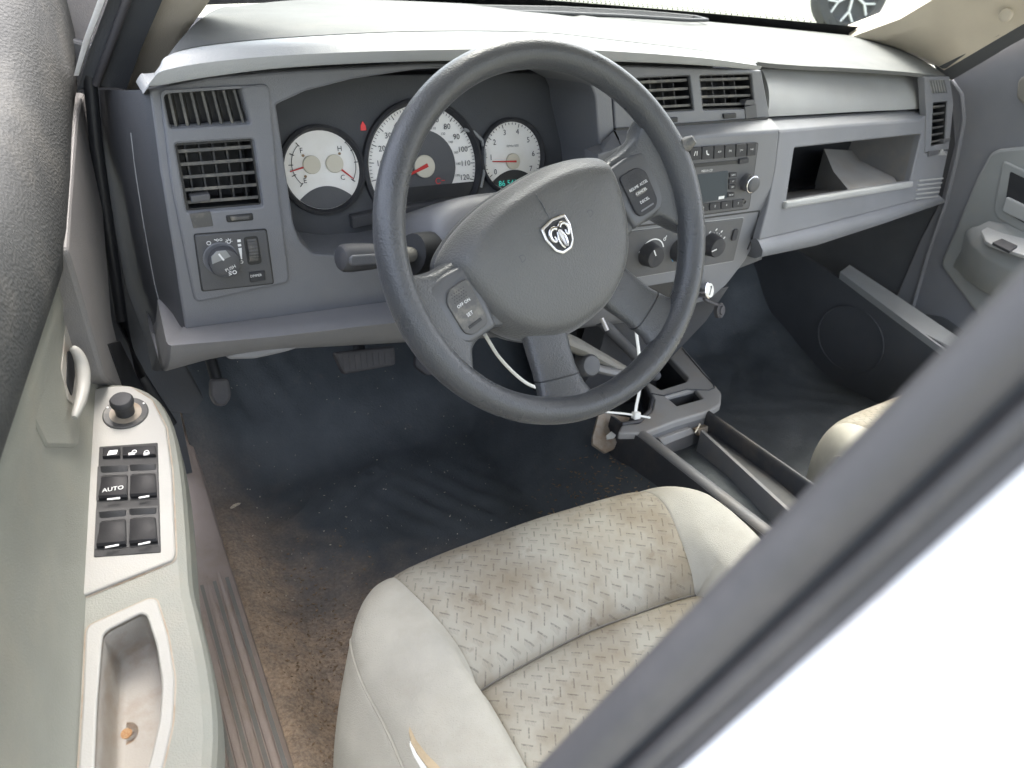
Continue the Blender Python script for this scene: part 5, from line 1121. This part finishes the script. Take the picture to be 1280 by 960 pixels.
lt = Pl(kx(.5, .130)+V((0, 0, -.03)), (1, 0, 0), (0, .2, 1))
plate('latch_plate', lt, rnd(lt.pp([(822, 548), (862, 534), (866, 541), (828, 556)]), .002), 'console_light', CN, h0=.004, depth=.008, bev=.001)
plate('latch_catch', lt, rnd(lt.pp([(868, 536), (882, 531), (886, 540), (872, 545)]), .002), 'broken', CN, h0=.006, depth=.010, bev=.001)
tube('loose_straw', [lt.w(*lt.px(869, 541, .02), .02), lt.w(*lt.px(875, 530, .01), .01)], .0012, 'chip_pale', CN, n=6)
# left flank of the console down to the floor, with the cut-out lip
fl = [railp(0, y) for y in lin(.20, -.42, 8)]
rings = [[p+V((-.004, 0, -.004)), p+V((-.012, 0, -.06)), p+V((-.035, 0, -.185)), p+V((.0, 0, -.185)), p+V((.006, 0, -.01))] for p in fl]
loft('left_flank', rings, 'console_dark', CN, sharp=50)
tube('flank_seam', [at(x, y, z=z) for x, y, z in ((783, 548, -.425), (792, 557, -.43), (812, 575, -.44), (856, 606, -.44))], .001, 'console_light', CN, n=6)
tube('cutout_rim', [PK.w(*q, .001) for q in kp([(777, 531), (799, 527), (812, 514), (815, 499), (806, 483), (796, 472)])], .0035, 'console_dark', CN, n=8)
mk('front_riser', *merge([box_geo((.26, .30, -.56), (.46, .42, -.20))]), 'console_dark', CN)
rings = [[V((x0, y, z)), V((x1, y, z)), V((x1, y+.05, z)), V((x0, y+.05, z))] for x0, x1, y, z in ((.232, .472, .186, -.20), (.245, .462, .21, -.27), (.265, .448, .26, -.36), (.27, .444, .29, -.41))]
loft('stack_base', rings, 'dash_dark', CN, sharp=50)
# broken beige bracket left of the console
BR = thing('broken_bracket', tuple(at(755, 560, z=-.44)), 'rusty beige broken bracket in front of the console cut-out', 'bracket')
pb = Pl(at(755, 540, z=-.425), (1, 0, 0), (0, .8, .6))
plate('bracket_plate', pb, rnd(pb.pp([(748, 519), (757, 516), (756, 540), (762, 548), (776, 541), (768, 561), (757, 566), (741, 555), (741, 546)]), .002), 'broken', BR, depth=.006, bev=.001)
plate('stained_panel', pb, rnd(pb.pp([(756, 514), (790, 520), (781, 538), (770, 551), (757, 543)]), .002), 'broken', BR, h0=-.006, depth=.004, bev=.001)
plate('torn_label', pb, rnd(pb.pp([(757, 545), (763, 540), (769, 545), (766, 549), (758, 550)]), .001), 'white_plastic', BR, h0=.004, depth=.003, bev=.0005)
# duct pieces behind the wheel
DU = thing('column_duct', tuple(at(735, 440, y=.17)), 'dusty tan duct pieces hanging below the steering column', 'duct')
q = [at(x, y, y=d) for x, y, d in ((690, 420, .12), (720, 432, .125), (750, 448, .13), (778, 463, .135))]
tube('duct_piece', q, lambda t: .022-.006*t, 'duct', DU, n=14, flat=.55)
tube('duct_arm', [at(x, y, y=d) for x, y, d in ((735, 458, .11), (760, 464, .11), (785, 468, .115), (802, 472, .12))], .010, 'console', DU, n=12, flat=.6)
tube('duct_hose', [at(x, y, y=d) for x, y, d in ((750, 400, .18), (775, 425, .19), (800, 450, .2), (820, 470, .21))], .009, 'dash_dark', DU, n=12)
knob('duct_joint', Pl(at(738, 457, y=.10), (1, 0, 0), (0, .5, 1)), (0, 0), [(.016, -.02), (.016, 0), (.013, .004), (.004, .005)], 'dash_dark', DU, n=20)
# ================================================================ cables, socket plug
cb = thing('cable_tie', tuple(at(797, 518, z=-.385)), 'white plastic cable tie stretched behind the wheel to the console cut-out', 'cable tie')
c3 = [at(x, y, y=d) for x, y, d in ((789, 404, .19), (794, 408, .175), (797, 428, .16), (799, 445, .15), (800, 470, .145), (799, 490, .14), (796, 505, .135), (794, 518, .13))]
tube('strap', cat(c3, 4), .0032, 'white_plastic', cb, n=8, flat=.35, upv=(0, 1, 0))
e_ = c3[-1]; tube('cross_strap', [at(x, y, y=d) for x, y, d in ((757, 515, .125), (780, 517, .13), (794, 519, .13), (812, 522, .135))], .0018, 'white_plastic', cb, n=8)
mk('tie_head', *merge([plate_geo(Pl(e_+V((0, -.004, 0)), (1, 0, -.1), (0, .2, 1)), rnd([(-.006, -.0055), (.006, -.0055), (.006, .0055), (-.006, .0055)], .002), h0=.003, depth=.009, bev=.0015)]), 'white_plastic', cb)
cb2 = thing('white_cord', tuple(at(640, 465, y=.10)), 'thin white cord curving behind the lower left of the wheel hub', 'cord')
tube('cord', cat([at(x, y, y=d) for x, y, d in ((606, 418, .06), (612, 428, .065), (622, 444, .07), (636, 460, .075), (650, 473, .08), (662, 481, .085), (676, 486, .09))], 5), .0022, 'white_plastic', cb2, n=8)
PT = thing('power_socket', tuple(at(885, 362, y=.17)), 'chrome rimmed power socket with a black cap hanging below it', 'socket')
psk = Pl(at(886, 363, y=.155), (1, .35, 0), (-.1, .35, 1))
knob('socket_barrel', psk, (0, 0), [(.0105, -.04), (.0105, -.006), (.0130, -.005), (.0130, .001), (.0112, .002)], 'chrome', PT, n=28)
knob('socket_face', psk, (0, 0), [(.0112, 0), (.011, .0026), (.004, .0028)], 'white_plastic', PT, n=28)
mk('socket_mark', *merge([bar(psk, (-.005, -.006), (.005, .005), .002, .0032, .0003), bar(psk, (.001, .005), (.005, .005), .002, .0032, .0003)]), 'black_print', PT, smooth=False)
cp_ = at(901, 388, y=.16); pk2 = Pl(cp_, (1, .35, 0), (0, .3, 1))
knob('cap', pk2, (0, 0), [(.0125, -.006), (.0125, .0), (.0105, .002), (.008, .0015), (.007, .004), (.003, .0042)], 'rubber', PT, n=28)
tube('cap_strap', [psk.w(0, -.012, -.01), psk.w(.004, -.018, -.008), pk2.w(-.004, .010, -.003)], .003, 'rubber', PT, n=8)
# ================================================================ passenger door
PD = thing('passenger_door', (1.10, .1, -.4), 'closed passenger door with grey armrest and dark trim', 'door', 'front doors')
XD = 1.130
PX = Pl((XD, 0, 0), (0, -1, 0), (0, 0, 1))
if PX.n.x > 0: PX = Pl((XD, 0, 0), (0, 1, 0), (0, 0, 1))
up_poly = PX.pp([(1187, 98), (1230, 74), (1262, 56), (1320, 20), (1420, -20), (1420, 420), (1250, 560), (1140, 560), (1120, 440), (1100, 420), (1150, 300), (1176, 250), (1193, 180)])
def band(x0, y0): pass
plate('door_panel', PX, up_poly, 'dash', PD, depth=.02, bev=.003)
tube('panel_edge', [PX.w(*PX.px(x, y), .002) for x, y in ((1190, 100), (1203, 118), (1206, 150), (1196, 200), (1184, 250), (1160, 320), (1140, 390))], .004, 'dash', PD, n=8)
lp_ = PX.pp([(1250, 186), (1290, 182), (1400, 240), (1400, 420), (1230, 400), (1178, 330), (1184, 315), (1196, 290), (1222, 225), (1240, 192)])
plate('door_insert', PX, rnd(lp_, .012), 'pdoor_light', PD, h0=.010, depth=.012, bev=.006)
hr = PX.pp([(1262, 212), (1320, 240), (1320, 300), (1256, 268), (1252, 258)])
plate('handle_bezel', PX, rnd(PX.pp([(1255, 200), (1330, 236), (1330, 318), (1246, 272), (1243, 260)], .01), .008), 'pdoor_light', PD, h0=.014, depth=.006, bev=.003)
plate('handle_recess', PX, rnd(PX.pp([(1263, 214), (1320, 242), (1320, 302), (1255, 264)], .014), .004), 'black', PD, h0=.0145, depth=.003, bev=.0)
plate('handle_lever', PX, rnd(PX.pp([(1258, 246), (1320, 276), (1320, 296), (1253, 264)], .02), .003), 'dash_top', PD, h0=.022, depth=.008, bev=.002)
# armrest shelf
top = [(1222, 283), (1236, 276), (1262, 280), (1300, 296), (1340, 312)]; fr = [(1208, 288), (1214, 302), (1232, 318), (1258, 333), (1310, 352)]
rows = []
for (x, y), (x2, y2), d in zip(top, fr, (.0, .03, .045, .05, .05)):
    a = at(x, y, x=XD-.011); b = at(x2, y2, x=XD-.012-d); rows.append([a, a.lerp(b, .5)+V((0, 0, .003)), b, b+V((.0, 0, -.008)), b+V((.004, .0, -.035)), V((XD-.011-d*.45, b.y, b.z-.075)), V((XD-.008, b.y, b.z-.085))])
loft('armrest', rows, 'pdoor_light', PD, closed=False, sharp=60)
pw = Pl(at(1262, 300, x=XD-.035), (0, -1, 0), (.96, 0, .2))
if pw.n.z < 0: pw = Pl(pw.o, (0, 1, 0), (.96, 0, .2))
plate('armrest_plate', pw, rnd(pw.pp([(1226, 290), (1240, 283), (1290, 300), (1320, 318), (1300, 328), (1250, 312), (1232, 304)]), .006), 'dash_top', PD, h0=.004, depth=.006, bev=.0015)
plate('window_switch', pw, rnd(pw.pp([(1240, 304), (1252, 299), (1272, 308), (1262, 315)], .006), .002), 'button', PD, h0=.008, depth=.005, bev=.001)
plate('speaker_pocket', PX, rnd(PX.pp([(1155, 392), (1180, 396), (1230, 430), (1180, 470), (1155, 415)]), .008), 'black_soft', PD, h0=.003, depth=.006, bev=.001)
plate('mirror_patch', PX, rnd(PX.pp([(1276, 100), (1290, 90), (1330, 100), (1330, 150), (1282, 130), (1274, 122)]), .006), 'duct', PD, h0=.012, depth=.014, bev=.004)
# sill trim, passenger side, and footwell side
PSl = thing('passenger_sill_trim', (1.02, .2, -.4), 'grey sill trim strip running along the dark passenger footwell', 'sill trim')
tq = [at(x, y, x=xx) for x, y, xx in ((1048, 342, 1.03), (1060, 332, 1.05), (1190, 420, 1.05), (1172, 432, 1.03))]
r0 = [at(1050, 340, x=1.03), at(1110, 385, x=1.03), at(1172, 431, x=1.03), at(1230, 475, x=1.03)]; r1 = [at(1062, 331, x=1.075), at(1122, 370, x=1.075), at(1184, 412, x=1.075), at(1240, 450, x=1.075)]
loft('trim_strip', [[a, b, b+V((0, 0, -.012)), a+V((.004, 0, -.012)), a+V((.003, 0, -.016))] for a, b in zip(r0, r1)], 'dash_top', PSl, sharp=40)
mk('side_wall', [V(q) for q in ((1.034, .60, -.60), (1.034, .60, -.16), (1.06, .60, -.16), (1.06, .60, -.60), (1.034, -.4, -.60), (1.034, -.4, -.46), (1.06, -.4, -.46), (1.06, -.4, -.60))]+[V((1.034, r0[1].y, r0[1].z-.02))], [(0, 1, 2, 3), (7, 6, 5, 4), (0, 4, 5, 1), (1, 5, 6, 2), (2, 6, 7, 3), (3, 7, 4, 0)], 'black_soft', PSl, smooth=False) if False else None
tube('speaker_ring', [V((1.028, .30+.085*math.cos(a), -.46+.075*math.sin(a))) for a in lin(0, 2*math.pi, 40)[:-1]], .0018, 'black_soft', PSl, closed=True, n=8)
plate('side_panel', Pl((1.034, 0, 0), (0, -1, 0), (0, 0, 1)), [(-.62, -.60), (.40, -.60), (.40, -.47), (-.10, -.385), (-.38, -.34), (-.62, -.30)], 'black_soft', PSl, depth=.01 if Pl((0, 0, 0), (0, -1, 0), (0, 0, 1)).n.x < 0 else -.01, bev=0)
# ================================================================ litter on the floor
def chips(name, n, region, mt, smin, smax, label, long=3):
    g = []
    for _ in range(n):
        x, y = region(); z = floor_z(x, y)+.0016; a = random.random()*6.28; L = random.uniform(smin, smax); w_ = L/random.uniform(1.5, long)
        d = V((math.cos(a), math.sin(a), random.uniform(-.1, .1))); s = V((-d.y, d.x, random.uniform(-.3, .3))); c_ = V((x, y, z+w_*.2))
        k = random.uniform(.5, .9); q = [c_-d*L, c_+s*w_, c_+d*L*k, c_-s*w_*k]
        g.append((q+[p+V((0, 0, .0008)) for p in q], [(3, 2, 1, 0), (4, 5, 6, 7), (0, 1, 5, 4), (1, 2, 6, 5), (2, 3, 7, 6), (3, 0, 4, 7)]))
    return tag(mk(name, *merge(g), mt, smooth=False), label, 'litter', None, 'stuff')
chips('leaf_litter', 1100, lambda: (random.triangular(-.335, -.10, -.25), random.triangular(-.34, .35, -.14)), 'chip_brown', .0006, .0034, 'brown crumbs and leaf bits scattered beside the sill plate')
chips('pale_litter', 320, lambda: (random.uniform(-.32, .16), random.uniform(-.15, .75)), 'chip_pale', .0004, .0020, 'pale specks and straw bits lying on the black floor', 6)
chips('console_litter', 420, lambda: (random.triangular(.10, .27, .22), random.triangular(.0, .26, .10)), 'chip_brown', .0010, .0050, 'dry brown needles against the console flank', 7)
for nm, pts, r_, mt, lb in (('straw', ((305, 499), (327, 492)), .0016, 'white_plastic', 'longer pale straw on the floor below the knee bolster'), ('straw', ((311, 503), (326, 497)), .0013, 'white_plastic', 'shorter pale straw on the floor below the knee bolster'), ('straw', ((300, 594), (322, 598)), .0010, 'chip_pale', 'thin straw on the floor beside the armrest'), ('dry_leaf', ((289, 635), (299, 629)), .0030, 'chip_pale', 'small pale dry leaf on the floor beside the sill plate')):
    P = []
    for x, y in pts:
        z = -.57
        for _ in range(4): q = at(x, y, z=z); z = floor_z(q.x, q.y)+.003
        P.append(at(x, y, z=z))
    vs, fs = tube_geo([P[0], P[0].lerp(P[1], .2), P[0].lerp(P[1], .5)+V((0, 0, .001)), P[0].lerp(P[1], .85), P[1]], lambda t: r_*(.5+.9*math.sin(math.pi*(.1+.8*t))), n=8, flat=.35)
    tag(mk(nm, vs, fs, mt), lb, 'leaf' if nm == 'dry_leaf' else 'straw')
# ================================================================ outside, seen through the windshield
WH = thing('parked_car_wheel', (4.0, 3.6, gz), 'dark wheel with pale thin spokes seen through the windshield', 'wheel')
wc = at(1064, -8, y=3.6); pwh = Pl(wc, (1, -.5, 0), (0, 0, 1))
if pwh.n.dot(CAM-wc) < 0: pwh = Pl(wc, (-1, .5, 0), (0, 0, 1))
WH.location = (wc.x, wc.y, gz); WL[WH.name] = V((wc.x, wc.y, gz))
knob('tyre', pwh, (0, 0), [(.20, -.10), (.26, -.10), (.28, -.08), (.28, .02), (.26, .05), (.20, .06), (.19, .03), (.05, .02)], 'tyre', WH, n=48)
for k in range(6):
    a = k*math.pi/3+.5; c1, c2 = math.cos(a), math.sin(a)
    mk('spoke', *merge([bar(pwh, (.03*c1, .03*c2), (.12*c1, .12*c2), .014, .05, .02), bar(pwh, (.12*c1, .12*c2), (.20*math.cos(a+.25), .20*math.sin(a+.25)), .012, .05, .02), bar(pwh, (.12*c1, .12*c2), (.20*math.cos(a-.25), .20*math.sin(a-.25)), .012, .05, .02)]), 'white_plastic', WH, smooth=False)
